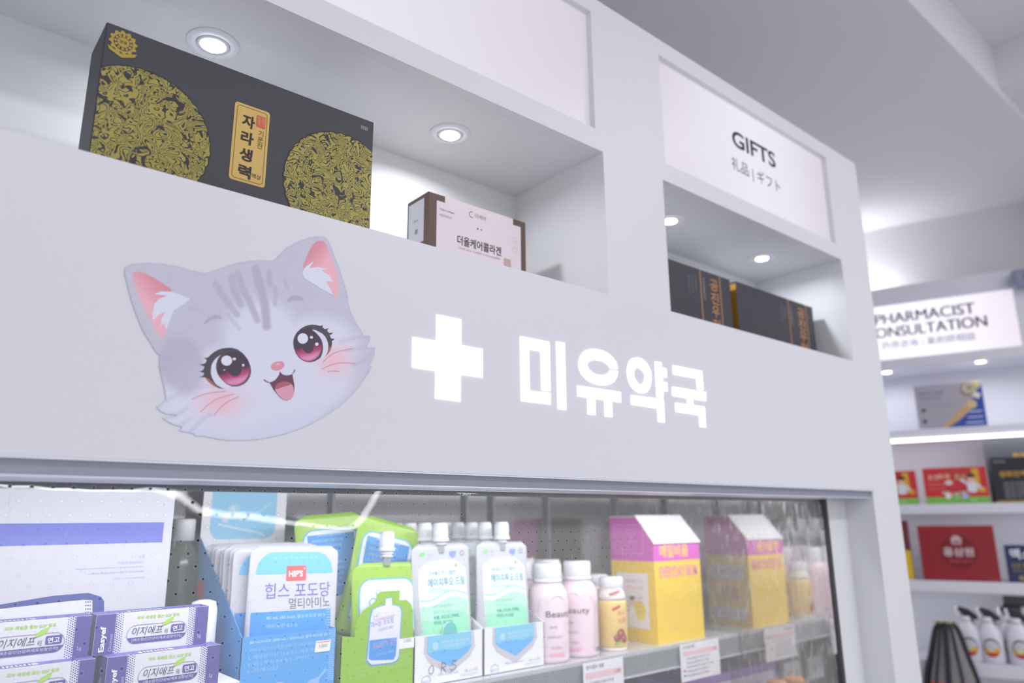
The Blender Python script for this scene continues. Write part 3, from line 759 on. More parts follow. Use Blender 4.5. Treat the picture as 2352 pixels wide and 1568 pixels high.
for k in (-1, 0, 1): p.text('CONSULTATION', e[0] + .0013 * k, ps(2140, 762)[1] - .002, 0.047, ink((44, 40, 54)), 3 + k, w=cw, align='r')
pput('药师咨询 | 薬剤師相談', (2027, 806), (2243, 784), 0.040, ink((120, 112, 128)), 0.0)
p.build('lettering', sp, 'dark lettering reading PHARMACIST CONSULTATION')
LEDM = mat('led_strip', (255, 255, 255), 0.4, 1.0, emit=(246, 250, 255), es=3.2)
local(MB().box(S0 + .02, S1 - .02, -0.004, 0.012, 0.306, 0.3175, LEDM, 0.002)).build('led_strip', pc, 'glowing white strip along the shelf edge')
for x, y, lab in ((2037, 853, 'small downlight over the shelf beside the white cabinet edge under the PHARMACIST sign'), (2252, 829, 'small downlight above the blue and silver box under the PHARMACIST sign')):
    r = ray(x, y); q = r * (0.624 / r[2])
    downlight(q[0], q[1], 0.624, lab, 'downlights of the pharmacist cabinet', r=0.040, power=0.35)
def on_shelf(name, lab, cat, pl, pr, ptop, zs, m, dep=0.08, d=0.012, group=None, tilt=0.0, bev=0.0012):
    """front face given by its left and right edge and its top in the photograph; stands on the shelf at zs"""
    a, b = ps(*pl, d), ps(*pr, d); W = b[0] - a[0]; H = ps(*ptop, d)[1] - zs
    r, F = carton(name, lab, cat, W, dep, H, PW((a[0] + b[0]) / 2, d, zs), m, PR, group, bev)
    return r, F['front'], F, W, H, (lambda x, y: (ps(x, y, d)[0] - a[0], ps(x, y, d)[1] - zs))
# top shelf: blue and silver box
SILV = mat('silver_card', (172, 166, 178), 0.45, 1.05)
r, f, FF, W, H, g = on_shelf('supplement_box', 'blue and silver calcium box with a bone picture under the PHARMACIST sign', 'box', (2104, 930), (2262, 930), (2180, 880), 0.356, SILV, 0.07, 0.03)
BLU = ink((52, 78, 168)); BEI = ink((214, 190, 150)); LBL = ink((96, 104, 178))
p = Print(f)
p.poly([(W * .42, 0.001), (W - .001, 0.001), (W - .001, H * .92), (W * .80, H * .56)], BLU, 1)
p.poly(stroke([(W * .36, .002), (W * .58, H * .22), (W * .80, H * .50)], [.014, .026, .030]), ink((206, 168, 120)), 2)
p.poly(ell(W * .82, H * .50, .018), BEI, 3)
p.poly(ell(W * .80, H * .84, .030), ink((150, 136, 112)), 2); p.poly(ell(W * .81, H * .86, .024), ink((196, 186, 168)), 3); p.poly(ell(W * .82, H * .87, .012), ink((160, 150, 130)), 4)
p.poly(stroke([(W * .80, H * .70), (W * .93, H * .98)], .03), ink((226, 200, 128)), 2); p.poly(stroke([(W * .86, H * .72), (W * .95, H * .66)], .022), ink((236, 226, 210)), 4)
p.text('칼슘 마그네슘', W * .07, H * .77, .014, LBL, 2, w=W * .36); p.text('비타민D 아연', W * .08, H * .66, .012, LBL, 2, w=W * .30)
p.text('Calcium Magnesium', W * .20, H * .50, .008, ink((150, 144, 170)), 2, w=W * .40)
for k in range(2): p.poly(ell(W * .10, H * (.43 - .25 * k), .008), ink((70, 66, 84)), 2)
for k in range(3): p.rect(W * (.76 - .03 * k), H * (.32 - .12 * k), W * .95, H * (.35 - .12 * k), ink((200, 206, 236)), 2)
p.build('front_print', r, 'blue corner with bone picture')
q = Print(FF['left']); q.rect(0.001, 0.001, 0.045, H - .001, ink((216, 222, 232)), 1); q.rect(0.046, 0.001, 0.069, H - .001, ink((40, 54, 120)), 1); q.build('side_print', r)
# second shelf: two red children's boxes, black boxes
REDC = mat('red_card', (206, 46, 52), 0.4, 1.0); GRN = ink((120, 190, 76)); YEL = ink((224, 168, 40)); SK = ink((236, 190, 160)); HAIR = ink((60, 40, 36)); COAT = ink((226, 228, 238))
def figure(p, x, z, s, coat):
    p.poly(rrect(x - .22 * s, z, x + .22 * s, z + .55 * s, .1 * s), coat, 2); p.poly(ell(x, z + .74 * s, .20 * s, .22 * s), SK, 2)
    p.poly(arc((x, z + .78 * s), .22 * s, 0, PI) , HAIR, 3); p.poly(stroke([(x - .18 * s, z + .45 * s), (x - .50 * s, z + .70 * s)], .12 * s), coat, 2); p.poly(stroke([(x + .18 * s, z + .48 * s), (x + .42 * s, z + .2 * s)], .12 * s), coat, 2)
def kids(lab, pl, pr, ptop, full):
    r, f, FF, W, H, g = on_shelf('red_ginseng_box', lab, 'box', pl, pr, ptop, 0.050, REDC, 0.06, 0.012, 'red and green children boxes')
    p = Print(f)
    p.rect(.0005, .0005, W - .0005, H * .185, GRN, 1)
    p.rect(W - .050, H * .34, W - .026, H * .95, YEL, 1); p.rect(W - .032, H * .30, W - .010, H * .42, YEL, 1)
    figure(p, W - .055, H * .30, .075, COAT)
    p.text('홍삼', W - .055, H * .05, .012, ink((216, 236, 206)), 2, align='c')
    if full:
        p.text('튼튼', W * .08, H * .66, .020, ink((240, 214, 200)), 2); p.text('쑥쑥', W * .24, H * .68, .022, ink((244, 226, 190)), 2); p.text('홍삼', W * .50, H * .66, .022, ink((170, 210, 150)), 2)
        p.text('아이 면역 쑥쑥', W * .08, H * .50, .009, ink((240, 170, 160)), 2); p.text('어린이 기호식품', W * .08, H * .38, .008, ink((236, 150, 144)), 2); p.text('6년근 홍삼 농축액', W * .38, H * .88, .010, ink((150, 110, 50)), 2, w=W * .38)
        figure(p, W * .36, H * .14, .038, ink((244, 236, 230))); figure(p, W * .50, H * .12, .036, ink((150, 196, 130))); figure(p, W * .62, H * .13, .040, ink((170, 190, 230))); p.poly(ell(W * .40, H * .58, .014, .010), ink((226, 206, 206)), 2)
    p.build('front_print', r, 'red front with doctor figure and green base')
kids('red and green box cut off by the white cabinet edge on the second shelf', (1978, 1120), (2106, 1120), (2080, 1081), False)
kids('whole red and green box with doctor figure on the second shelf', (2122, 1110), (2269, 1110), (2190, 1073), True)
r, f, FF, W, H, g = on_shelf('gift_box', 'tall smoky grey box standing behind the black box on the second shelf', 'box', (2268, 1080), (2420, 1080), (2300, 1013), 0.050, mat('smoky_card', (84, 88, 96), 0.35), 0.03, 0.10)
p = Print(f); p.text('침향환', W * .62, H * .68, .03, ink((206, 150, 50)), 1, align='c', bold=.02); p.build('front_print', r)
r, f, FF, W, H, g = on_shelf('gift_box', 'black box with gold Korean title beside the red boxes on the second shelf', 'box', (2281, 1100), (2440, 1100), (2310, 1050), 0.050, mat('black_card', (36, 34, 42), 0.4), 0.05, 0.012)
p = Print(f); p.text('쌍화진액기력', W * .10, H * .56, .024, ink((206, 160, 44)), 1, bold=.02)
p.text('프리미엄', W * .04, H * .88, .010, ink((190, 190, 200)), 1)
for k in range(5): p.text('녹용 당귀 숙지황 대추'[:12 - k], W * .14, H * (.40 - .075 * k), .009, ink((190, 190, 202)), 1)
p.rect(.002, .002, W - .002, .008, ink((190, 150, 70)), 1); p.build('front_print', r, 'gold title and pale small print')
# third shelf
r, f, FF, W, H, g = on_shelf('supplement_box', 'yellow and dark red box half hidden behind the white cabinet edge on the third shelf', 'box', (1990, 1250), (2090, 1250), (2080, 1195), -0.250, mat('maroon_card', (112, 40, 48), 0.4), 0.05, 0.012)
p = Print(f); p.rect(.0005, .0005, W - .0005, H * .49, ink((226, 186, 20)), 1); p.text('비타민', W * .30, H * .70, .03, ink((230, 200, 190)), 1); p.build('front_print', r, 'yellow lower half')
RB = mat('deep_red_card', (150, 22, 36), 0.35, 1.0)
r, f, FF, W, H, g = on_shelf('red_ginseng_box', 'large plain dark red gift box with white emblem on the third shelf', 'gift box', (2114, 1270), (2290, 1270), (2190, 1207), -0.250, RB, 0.06, 0.012)
p = Print(f); DR = ink((126, 16, 30)); CW = ink((206, 180, 184))
p.poly(ell(W * .51, H * .52, W * .245), DR, 1)
p.poly([(W * .44, H * .66), (W * .56, H * .66), (W * .575, H * .76), (W * .53, H * .82), (W * .47, H * .82), (W * .43, H * .76)], CW, 2); p.rect(W * .455, H * .69, W * .545, H * .72, DR, 3)
p.text('홍삼원', W * .51, H * .44, .036, CW, 2, align='c', bold=.035, w=W * .40); p.text('高麗紅蔘元', W * .53, H * .335, .011, ink((190, 96, 96)), 2, align='c', w=W * .30)
p.text('건강기능식품', W * .03, H * .93, .007, ink((190, 90, 90)), 2); p.text('면역력 증진', W * .03, H * .02, .008, ink((180, 70, 76)), 2, w=W * .30); p.text('홍삼음료', W * .84, H * .02, .009, ink((190, 90, 90)), 2)
p.build('front_print', r, 'dark disc with pale emblem and title')
r, f, FF, W, H, g = on_shelf('supplement_box', 'navy box with white and gold title at the photo edge of the third shelf', 'box', (2312, 1290), (2450, 1290), (2330, 1252), -0.250, mat('navy_card', (40, 46, 92), 0.4), 0.06, 0.012)
p = Print(f); p.text('맥스', W * .08, H * .62, .040, ink((226, 228, 236)), 1, bold=.03); p.text('남성 활력 쏘팔메토', W * .08, H * .40, .018, ink((156, 140, 70)), 1, w=W * .7, bold=.02); p.text('옥타코사놀', W * .08, H * .26, .016, ink((150, 136, 70)), 1)
p.poly(ell(W * .22, H * .12, .010), ink((150, 140, 80)), 1); p.rect(W * .25, H * .18, W * .6, H * .24, ink((40, 60, 170)), 1); p.build('front_print', r, 'white and gold lettering')
# bottom shelf: trigger spray bottles, a black net bag in front
SPW = mat('spray_white', (226, 224, 234), 0.35, 1.0); TRG = mat('trigger_black', (40, 42, 48), 0.4)
def spray(loc, lab, rz):
    t = thing('spray_bottle', lab, 'spray bottle', loc, rz, 'white trigger spray bottles')
    MB().lathe([(.034, 0), (.038, .004), (.038, .095), (.034, .115), (.022, .140), (.014, .152), (.014, .165)], SPW, n=28, sx=1.1, sy=.72).build('bottle', t, 'white bottle')
    mb = MB()
    mb.prism([[(-.012, .172), (.008, .162), (.030, .156), (.040, .158), (.041, .170), (.012, .194), (-.020, .203), (-.026, .198)]], lambda u, v, w: (u, w - .012, v), TRG, .024)
    mb.prism([[(.014, .162), (.021, .160), (.027, .138), (.022, .135)]], lambda u, v, w: (u, w - .006, v), TRG, .012)
    mb.build('trigger_head', t, 'black trigger head')
    MB().lathe([(.016, .150), (.018, .152), (.018, .166), (.014, .168)], SPW, n=20).box(-.034, -.020, -.010, .010, .166, .200, SPW, .003).build('collar', t)
    p = Print(lambda u, v, off=0.0: (.0418 * math.sin(u / .036), -(.0274 + off) * math.cos(u / .036), v), step=.0005, grid=.008)
    E_ = lambda s: ell(0, .058, .026 * s, .034 * s, 30)
    p.poly(E_(1.0), ink((58, 56, 70)), 1); p.poly(ell(0, .056, .0235, .030), ink((206, 204, 212)), 2)
    p.poly([(-.0235, .056), (.0235, .056), (.022, .042), (.012, .029), (0, .026), (-.012, .029), (-.022, .042)], ink((228, 170, 36)), 3); p.poly([(-.020, .040), (.020, .040), (.012, .028), (0, .026), (-.012, .028)], ink((206, 52, 50)), 4)
    p.poly(ell(-.004, .050, .010, .008), ink((214, 216, 180)), 5)
    p.build('oval_label', t, 'oval label of yellow and red')
    return t
zs = -0.552
for i, (x, y, lab) in enumerate(((2226, 1470, 'white spray bottle nearest the black net bag'), (2277, 1480, 'white spray bottle in the middle between two other spray bottles'), (2345, 1492, 'white spray bottle at the right edge of the photo in front of another one'), (2325, 1478, 'white spray bottle partly behind the right one'))):
    s, z = ps(x, y, 0.045 if i != 3 else 0.09)
    spray(PW(s, 0.045 if i != 3 else 0.09, zs), lab, PR)
# black and yellow bottle top
s, z = ps(2335, 1440, 0.12)
t = thing('sprayer_bottle', 'black and yellow sprayer standing behind the white spray bottles at the photo edge', 'spray bottle', PW(s, 0.15, zs), PR)
MB().lathe([(.036, 0), (.040, .01), (.040, .12), (.030, .16), (.02, .18)], mat('lime_plastic', (170, 180, 50), .4), n=24).build('bottle', t, 'yellow green bottle')
mb = MB(); mb.lathe([(.022, .175), (.026, .18), (.026, .20)], TRG, n=20); mb.box(-.03, .06, -.014, .014, .20, .24, TRG, .006); mb.box(-.035, -.012, -.010, .010, .16, .21, TRG, .004); mb.build('trigger_head', t, 'black trigger head')
# net bag hanging in front of the shelf
s, z = ps(2160, 1430, -0.03); s2, zb = ps(2190, 1568, -0.03)
bl = PW(s + .02, -0.045, zb - 0.10)
nb = thing('net_bag', 'black net bag with tan card strip hanging beside the white spray bottles', 'bag', bl, PR)
hh = z - (zb - 0.10); NET = mat('black_net', (44, 43, 48), .6, trans=0.0); NETL = mat('grey_pack', (140, 136, 138), .5, noise=.3, nscale=90); ORG = mat('orange_pack', (226, 110, 74), .5, noise=.1)
mb = MB(); prof = [(.075, 0.0), (.088, .05), (.084, .12), (.062, .20), (.040, hh - .03), (.026, hh - .004), (.020, hh)]
mb.lathe([(r_ * .93, z_) for r_, z_ in prof], NETL, n=30, sy=.32); mb.build('packs', nb, 'grey packs inside the net')
mb = MB()
for a in (-1.57, -.62, -.1, .45, 1.45, 2.2, 3.14, 4.2):
    A_ = a - PI / 2
    pts = [((r_ + .002) * math.cos(A_) - .012 * (1 - z_ / hh), (r_ * .32 + .003) * math.sin(A_), z_) for r_, z_ in prof]
    mb.tube(smooth_line(pts, 4), .0095 if a in (-1.57, -.1, 1.45) else .005, NET, 6)
mb.build('net_folds', nb, 'black net folds')
mb = MB(); mb.lathe([(.072, .0), (.084, .05), (.081, .105)], ORG, n=30, sy=.325); mb.build('orange_packs', nb, 'orange packs at the bottom')
MB().box(-.042, .038, -.003, .004, hh - .012, hh + .010, ink((206, 190, 152)), .001).build('header_card', nb, 'tan card strip')
# camera at the end of the sign
s, z = ps(2352, 640, -0.04)
sc_ = thing('security_camera', 'grey rounded security camera on the cabinet top strip beside the PHARMACIST sign', 'camera', PW(s + .005, -0.02, z - .035), PR)
MB().box(-.05, .05, -.05, .018, 0, .075, mat('camera_grey', (140, 146, 168), .35), .018).build('housing', sc_)
MB().lathe([(.016, 0), (.016, .006), (.010, .008)], BLACKI, n=20).build('lens', sc_, 'black lens')
lo = sc_.children[-1]; lo.rotation_euler = (PI / 2, 0, 0); lo.location = (.012, -.050, .036)

# ================================================================ refrigerated showcase
ZS = -0.277; YB = 1.42; XM = 1.69
fr = thing('open_showcase', 'open refrigerated showcase with mirrored end wall under the kitten sign board', 'fridge', (0.6, 1.15, -1.5))
def mirror_mat():
    m = bpy.data.materials.new('steel_mirror'); m.use_nodes = True; nt = m.node_tree; b = nt.nodes['Principled BSDF']
    b.inputs['Metallic'].default_value = 1.0; b.inputs['Base Color'].default_value = (0.60, 0.59, 0.57, 1)
    tc = nt.nodes.new('ShaderNodeTexCoord'); mp = nt.nodes.new('ShaderNodeMapping'); mp.inputs['Scale'].default_value = (1, 130, 26)
    n = nt.nodes.new('ShaderNodeTexNoise'); n.inputs['Scale'].default_value = 1.0; n.inputs['Detail'].default_value = 2
    r = nt.nodes.new('ShaderNodeMapRange'); r.inputs[1].default_value = .45; r.inputs[2].default_value = .8; r.inputs[3].default_value = .03; r.inputs[4].default_value = .16
    df = nt.nodes.new('ShaderNodeBsdfDiffuse'); df.inputs[0].default_value = (0.8, 0.8, 0.82, 1); ms = nt.nodes.new('ShaderNodeMixShader')
    r2 = nt.nodes.new('ShaderNodeMapRange'); r2.inputs[1].default_value = .50; r2.inputs[2].default_value = .72; r2.inputs[3].default_value = .03; r2.inputs[4].default_value = .30
    nt.links.new(n.outputs['Fac'], r2.inputs[0]); nt.links.new(r2.outputs[0], ms.inputs[0]); nt.links.new(b.outputs[0], ms.inputs[1]); nt.links.new(df.outputs[0], ms.inputs[2]); nt.links.new(ms.outputs[0], nt.nodes['Material Output'].inputs[0])
    nt.links.new(tc.outputs['Object'], mp.inputs[0]); nt.links.new(mp.outputs[0], n.inputs['Vector']); nt.links.new(n.outputs['Fac'], r.inputs[0]); nt.links.new(r.outputs[0], b.inputs['Roughness'])
    return m
MIRR = mirror_mat()
BACKM = mat('back_steel', (150, 147, 150), 0.13, 1.0, metal=0.92)
INNER = mat('inner_grey', (84, 84, 92), 0.5)
mb = MB(); mb.box(-0.6, XM + 0.005, YB, YB + 0.03, -1.45, 0.115, BACKM); wb(mb, 'back_panel', fr, 'mirror-like steel back wall')
mb = MB(); mb.box(XM, XM + 0.007, 0.876, YB, -1.45, 0.115, MIRR); wb(mb, 'side_mirror', fr, 'mirrored steel end wall with water streaks')
mb = MB(); mb.box(XM - 0.001, XM + 0.009, 0.868, 0.8755, -1.45, 0.056, DARK); wb(mb, 'edge_strip', fr, 'dark vertical edge strip')
mb = MB(); mb.box(-0.6, XM, 0.885, YB, 0.115, 0.135, INNER); wb(mb, 'ceiling_panel', fr)
mb = MB(); mb.tube([(-0.6, 0.902, 0.0495), (XM - .004, 0.902, 0.0495)], 0.0135, mat('roller_dark', (70, 70, 76), .5), 14); wb(mb, 'curtain_roller', fr, 'dark roller of the night curtain')
mb = MB()
mb.box(-0.6, XM - .001, 0.8455, 0.8715, 0.0416, 0.0515, ALU, 0.0010)
wb(mb, 'curtain_rail', fr, 'bright aluminium curtain rail')
UPR = mat('upright_dark', (112, 114, 124), 0.45, metal=.3)
for x in (0.30, 0.72, 1.06, 1.14, 1.32, 1.58):
    mb = MB(); mb.box(x - .0035, x + .0035, YB - 0.012, YB - 0.0005, -1.4, 0.11, UPR)
    wb(mb, 'upright', fr, 'dark slotted upright')
GLS = mat('clear_strip', (214, 220, 226), 0.12, 1.0, spec=0.6)
gm = GLS.node_tree.nodes['Principled BSDF']; gm.inputs['Alpha'].default_value = 0.22
SHELFM = mat('shelf_glass', (196, 198, 204), 0.14, 1.0, spec=0.7)
mb = MB(); mb.box(-0.58, XM - .003, 1.128, YB - .012, ZS - 0.008, ZS, SHELFM, 0.001); sh = wb(mb, 'shelf', fr, 'shiny upper shelf')
mb = MB(); mb.box(-0.58, XM - .003, 1.1235, 1.1275, ZS - 0.046, ZS + 0.003, GLS, 0.0008); mb.box(-0.58, XM - .003, 1.119, 1.1278, ZS - .0475, ZS - .046, ALU); o = wb(mb, 'price_rail', fr, 'clear price rail on the shelf edge')
ZL = -0.545
mb = MB(); mb.box(-0.58, XM - .003, 1.02, YB - .012, ZL - 0.008, ZL, SHELFM, 0.001); wb(mb, 'shelf', fr, 'shiny lower shelf')
mb = MB(); mb.box(-0.6, XM, 0.93, YB, -1.5, -0.95, INNER); wb(mb, 'base', fr)

def label_lines(p, u0, v0, du, n, h, dv, m, layer=2, txt='한글설명문안내표시가격정보', seed=1):
    r = random.Random(seed)
    for i in range(n):
        w = du * r.uniform(.75, 1.0); p.text(txt[:r.randint(8, len(txt))], u0, v0 - i * dv, h, m, layer, w=w)

# ---- price cards clipped to the rail
def card(lab, x0, x1, yl, yr, zt, zb):
    a, b = at(x0, yl, 1.116), at(x1, yr, 1.116); W = b[0] - a[0]; H = zt - zb
    t = thing('price_card', lab, 'price card', (a[0], 1.1165, zb), 0, 'price cards on the fridge shelf rail')
    MB().box(0, W, 0, .0012, 0, H, PAPER).build('card', t)
    p = Print(plane((0, 0, 0), (1, 0, 0), (0, 0, 1), (0, -1, 0)))
    p.text('한국콜마 제품', W * .07, H * .86, H * .085, ink((80, 80, 90)), 1)
    p.rect(W * .05, H * .68, W * .95, H * .80, ink((236, 196, 206)), 1); p.text('1,900', W * .93, H * .70, H * .075, ink((200, 60, 80)), 2, align='r')
    label_lines(p, W * .14, H * .56, W * .72, 5, H * .062, H * .112, ink((70, 70, 80)), 1, seed=int(x0))
    p.rect(W * .06, H * .26, W * .11, H * .31, ink((220, 60, 70)), 1); p.rect(W * .06, H * .13, W * .11, H * .18, ink((60, 90, 190)), 1)
    p.build('printed_text', t)
card('price card hanging under the pink bottles', 1340, 1431, 1528, 1512, -0.279, -0.375)
card('price card hanging under the yellow and pink carton', 1562, 1650, 1482, 1464, -0.277, -0.356)

# ---- white leaflet stand behind the ointment boxes
PW_, PY_ = 0.43, 1.262
ax, bx = -0.10, at(392, 1250, PY_)[0]
st = thing('leaflet_stand', 'white display stand with blue band and Chinese notice behind the ointment boxes', 'display stand', (0.15, 1.2, ZS))
mb = MB(); mb.box(ax, bx, PY_, PY_ + .004, ZS, at(200, 1113, PY_)[2], mat('leaflet_white', (216, 217, 228), .5)); wb(mb, 'card', st)
ZT = -0.212
mb = MB(); mb.box(ax, 0.425, 1.085, PY_, ZS, ZT, PAPER); wb(mb, 'tray', st)
p = Print(lambda u, v, off=0.0: (u, PY_ - off, v))
def pp(x, y): P = at(x, y, PY_); return P[0], P[2]
BAND = ink((112, 122, 214))
b0, b1 = pp(377, 1199), pp(374, 1245)
p.rect(ax, b1[1], b0[0], b0[1], BAND, 1)
TB = ink((176, 178, 226))
for t, y0, y1, x0 in (('注意', 1273, 1282, 318), ('可能含有副作用。', 1287, 1296, 269), ('因此请仔细阅读说明书的“使用注意事项”，', 1299, 1309, 172), ('必要时请咨询您的医生或药剂师。', 1309, 1320, 200), ('2025-1756-002800', 1323, 1331, 258)):
    a, b = pp(x0, y1), pp(333, y0); p.text(t, a[0], a[1], b[1] - a[1], TB, 1, w=b[0] - a[0])
NAVY = ink((64, 78, 160))
c = [pp(x, y) for x, y in ((-60, 1398), (0, 1388), (120, 1368), (203, 1361), (232, 1370), (239, 1380), (239, 1440), (-60, 1440))]
p.poly(c, NAVY, 1)
c = [pp(x, y) for x, y in ((-60, 1408), (0, 1398), (130, 1383), (190, 1377), (212, 1378), (212, 1440), (-60, 1440))]
p.poly(c, WHT, 2)
for i in range(6):
    for j in range(3):
        q = pp(197 + 5 * j, 1382 + 8 * i); p.poly(ell(q[0], q[1], .0010, n=8), NAVY, 3)
wb(p.mb, 'printed_notice', st, 'blue band and small Chinese notice', recalc=False)

# ---- ointment boxes
OW, OD, OH = 0.142, 0.034, 0.0495
VIO = ink((74, 66, 150)); LIME = ink((164, 214, 74)); NVT = ink((50, 50, 96))
OBW = mat('ointment_white', (222, 221, 232), 0.4)
def ointment_proto(lab, loc, rz):
    r, F = carton('ointment_box', lab, 'medicine box', OW, OD, OH, loc, OBW, rz, 'purple and white ointment boxes', 0.0006)
    p = Print(F['front'], step=.0002)
    a, b = OW * .165, OW * .875
    p.rect(0.0003, 0.0003, a, OH - .0003, VIO, 1); p.rect(b, 0.0003, OW - .0003, OH - .0003, VIO, 1)
    for side, s in ((a, 1), (b, -1)):
        for j in range(4):
            for i in range(17):
                p.poly(ell(side + s * (.0012 + j * .0024), .0015 + i * .0029 + (.00145 if j % 2 else 0), .00095 - j * .00008, n=8), VIO, 1)
    p.text('Easyef', a * .62, .004, .0085, WHT, 2, w=OH * .62, rot=PI / 2, bold=.03); p.text('Ointment', a * .92, .004, .0042, ink((190, 186, 226)), 2, w=OH * .42, rot=PI / 2)
    l, rr, z0, z1 = OW * .27, OW * .80, OH * .20, OH * .66
    lo = rrect(l, z0, rr, z1, (z1 - z0) * .48, 8)
    p.poly(stroke(lo + lo[:1], .0007), ink((140, 140, 190)), 2)
    p.poly([q for q in rrect(l, z0, rr, z1, (z1 - z0) * .48, 10) if q[1] < z0 + (z1 - z0) * .36] , VIO, 2)
    p.text('이지에프', l + .006, z0 + (z1 - z0) * .43, .0105, NVT, 3, w=OW * .27, shear=.25)
    p.text('새살', l + OW * .325, z0 + (z1 - z0) * .40, .0065, NVT, 3, w=.005)
    p.poly(rrect(rr - OW * .145, z0 + (z1 - z0) * .42, rr - OW * .02, z0 + (z1 - z0) * .86, .002), VIO, 3); p.text('연고', rr - OW * .083, z0 + (z1 - z0) * .48, .0068, WHT, 4, align='c', bold=.02)
    p.poly(smooth_loop([(l + OW * .30, z0 + (z1 - z0) * .86), (l + OW * .335, z0 + (z1 - z0) * 1.14), (l + OW * .40, z0 + (z1 - z0) * 1.30), (l + OW * .375, z0 + (z1 - z0) * 1.0)], 4), LIME, 4)
    p.text('[재조합인간상피세포성장인자]', (l + rr) / 2, z0 + .0022, .0042, ink((226, 224, 240)), 4, w=OW * .44, align='c')
    p.text('피부 재생을 돕는 EGF 함유', (l + rr) / 2, OH * .80, .0044, LIME, 2, w=OW * .38, align='c', bold=.02)
    p.text('5g', OW * .905, OH * .16, .0055, ink((190, 186, 226)), 2)
    p.build('front_print', r, 'purple ends, dotted bands and oval logo')
    q = Print(F['top']); q.rect(.0003, .0003, OW - .0003, OD - .0003, ink((112, 106, 190)), 1)
    for i in range(16): q.rect(OW * .30 + i * .0022, .004, OW * .30 + i * .0022 + (.0012 if i % 3 else .0017), .013, ink((236, 236, 244)) if i % 2 else NVT, 3)
    q.rect(OW * .27, .003, OW * .57, .014, WHT, 2); q.build('top_print', r, 'violet top with barcode')
    q = Print(F['left']); q.rect(.0003, .0003, OD - .0003, OH - .0003, VIO, 1); q.text('Easyef', OD * .5, .006, .006, WHT, 2, w=OH * .6, rot=PI / 2); q.build('side_print', r, 'purple end flap')
    return r
ob_z = ZT
lo_z = ZT + 0.0003; hi_z = lo_z + OH + 0.0003
ob = ointment_proto('ointment box of the lower row at the right, nearest the blue pouch box', (0.326, 1.088, lo_z), 0.035)
def obox(x, y, z, rz, lab):
    c_, s_ = math.cos(rz), math.sin(rz); return dup(ob, (x - s_ * OD / 2, y + c_ * OD / 2, z), rz, lab)
obox(0.3125, 1.108, hi_z, 0.03, 'ointment box lying on top of the right pile next to the blue pouch box')
obox(0.166, 1.105, hi_z, 0.045, 'ointment box on top of the left pile, cut by the left photo edge')
obox(0.172, 1.087, lo_z, 0.05, 'ointment box at the bottom of the left pile, cut by the left photo edge')
obox(0.322, 1.136, lo_z, 0.03, 'ointment box of the lower row mostly hidden behind the right front box')
obox(0.176, 1.140, lo_z, 0.04, 'ointment box of the lower row mostly hidden behind the left front box')
# ---- bottles behind the gap
GRB = mat('green_bottle', (62, 84, 66), 0.2); BRB = mat('amber_bottle', (128, 104, 66), 0.2)
def jar(name, lab, x, y, r, h, m, cap, capr=None):
    t = thing(name, lab, 'bottle', (x, y, ZS))
    MB().lathe([(r * .94, 0), (r, .003), (r, h * .72), (r * .8, h * .80), (r * .52, h * .85), (r * .52, h * .88)], m, n=28).build('bottle', t)
    MB().lathe([((capr or r * .6), h * .87), ((capr or r * .6), h * .99), ((capr or r * .6) * .9, h)], cap, n=24).build('cap', t)
    return t
CAPW = mat('cap_white', (236, 236, 243), 0.35, 1.0)
jar('glass_bottle', 'dark green bottle behind the gap between the leaflet stand and the blue box', 0.425, 1.385, .030, .285, GRB, CAPW)
jar('glass_bottle', 'amber bottle behind the gap left of the blue pouch box', 0.418, 1.31, .018, .135, BRB, BRB)
t = thing('round_tub', 'white round tub behind the top right ointment box', 'tub', (0.405, 1.195, ZT + .0003), 0)
MB().lathe([(.026, 0), (.028, .003), (.028, .085), (.024, .097), (.012, .100)], CAPW, n=32, sx=.7, sy=.7).build('tub', t)

# ---- pouches
def pouch_fn(w, h, t, waist=0.0, corner=0.06):
    """front surface of a filled stand-up pouch: (u, v) -> local; u from -w/2 to w/2"""
    def half(v):
        a = v / h
        r = corner * h
        k = w / 2 * (1 - waist * math.sin(PI * min(1, a * 1.1)))
        if a > 1 - r / h: q = (a - 1 + r / h) * h / r; k -= r * (1 - math.sqrt(max(0, 1 - q * q)))
        return max(k, 0.002)
    def th(u, v):
        a = min(max(v / h, 0), 1); s = min(1, abs(u) / (half(v) + 1e-6))
        prof = (a ** 0.0) * (1 - a ** 2.2) * (0.55 + 0.45 * math.sin(PI * min(1, a * 1.3 + .15)))
        return t / 2 * max(0.0, prof) * math.sqrt(max(0, 1 - s ** 2.2)) + 0.0008
    return half, th
def pouch_body(mb, half, th, h, m, n=18, k=26, mback=None):
    vs = []; fs = []
    for sgn in (-1, 1):
        o = len(vs)
        for j in range(k + 1):
            v = h * (1 - (1 - j / k) ** 1.0) if j < k - 6 else h * ((k - 6) / k + (j - k + 6) / 6 * 6 / k)
            hw = half(v)
            for i in range(n + 1):
                u = hw * math.sin((i / n - .5) * PI)
                vs.append((u, sgn * th(u, v), v))
        for j in range(k):
            for i in range(n):
                a = o + j * (n + 1) + i; q = (a, a + 1, a + n + 2, a + n + 1)
                fs.append(q if sgn < 0 else q[::-1])
    o2 = (k + 1) * (n + 1)
    rim = [(j * (n + 1)) for j in range(k + 1)] + [k * (n + 1) + i for i in range(1, n + 1)] + [j * (n + 1) + n for j in range(k - 1, -1, -1)] + [i for i in range(n - 1, 0, -1)]
    for a, b in zip(rim, rim[1:] + rim[:1]): fs.append((a, b, o2 + b, o2 + a))
    mb.add(vs, fs, m, True); return mb
def warp(th, w, dy=0.0): return lambda u, v, off=0.0: (u, -(th(u, v) + off) + dy, v)

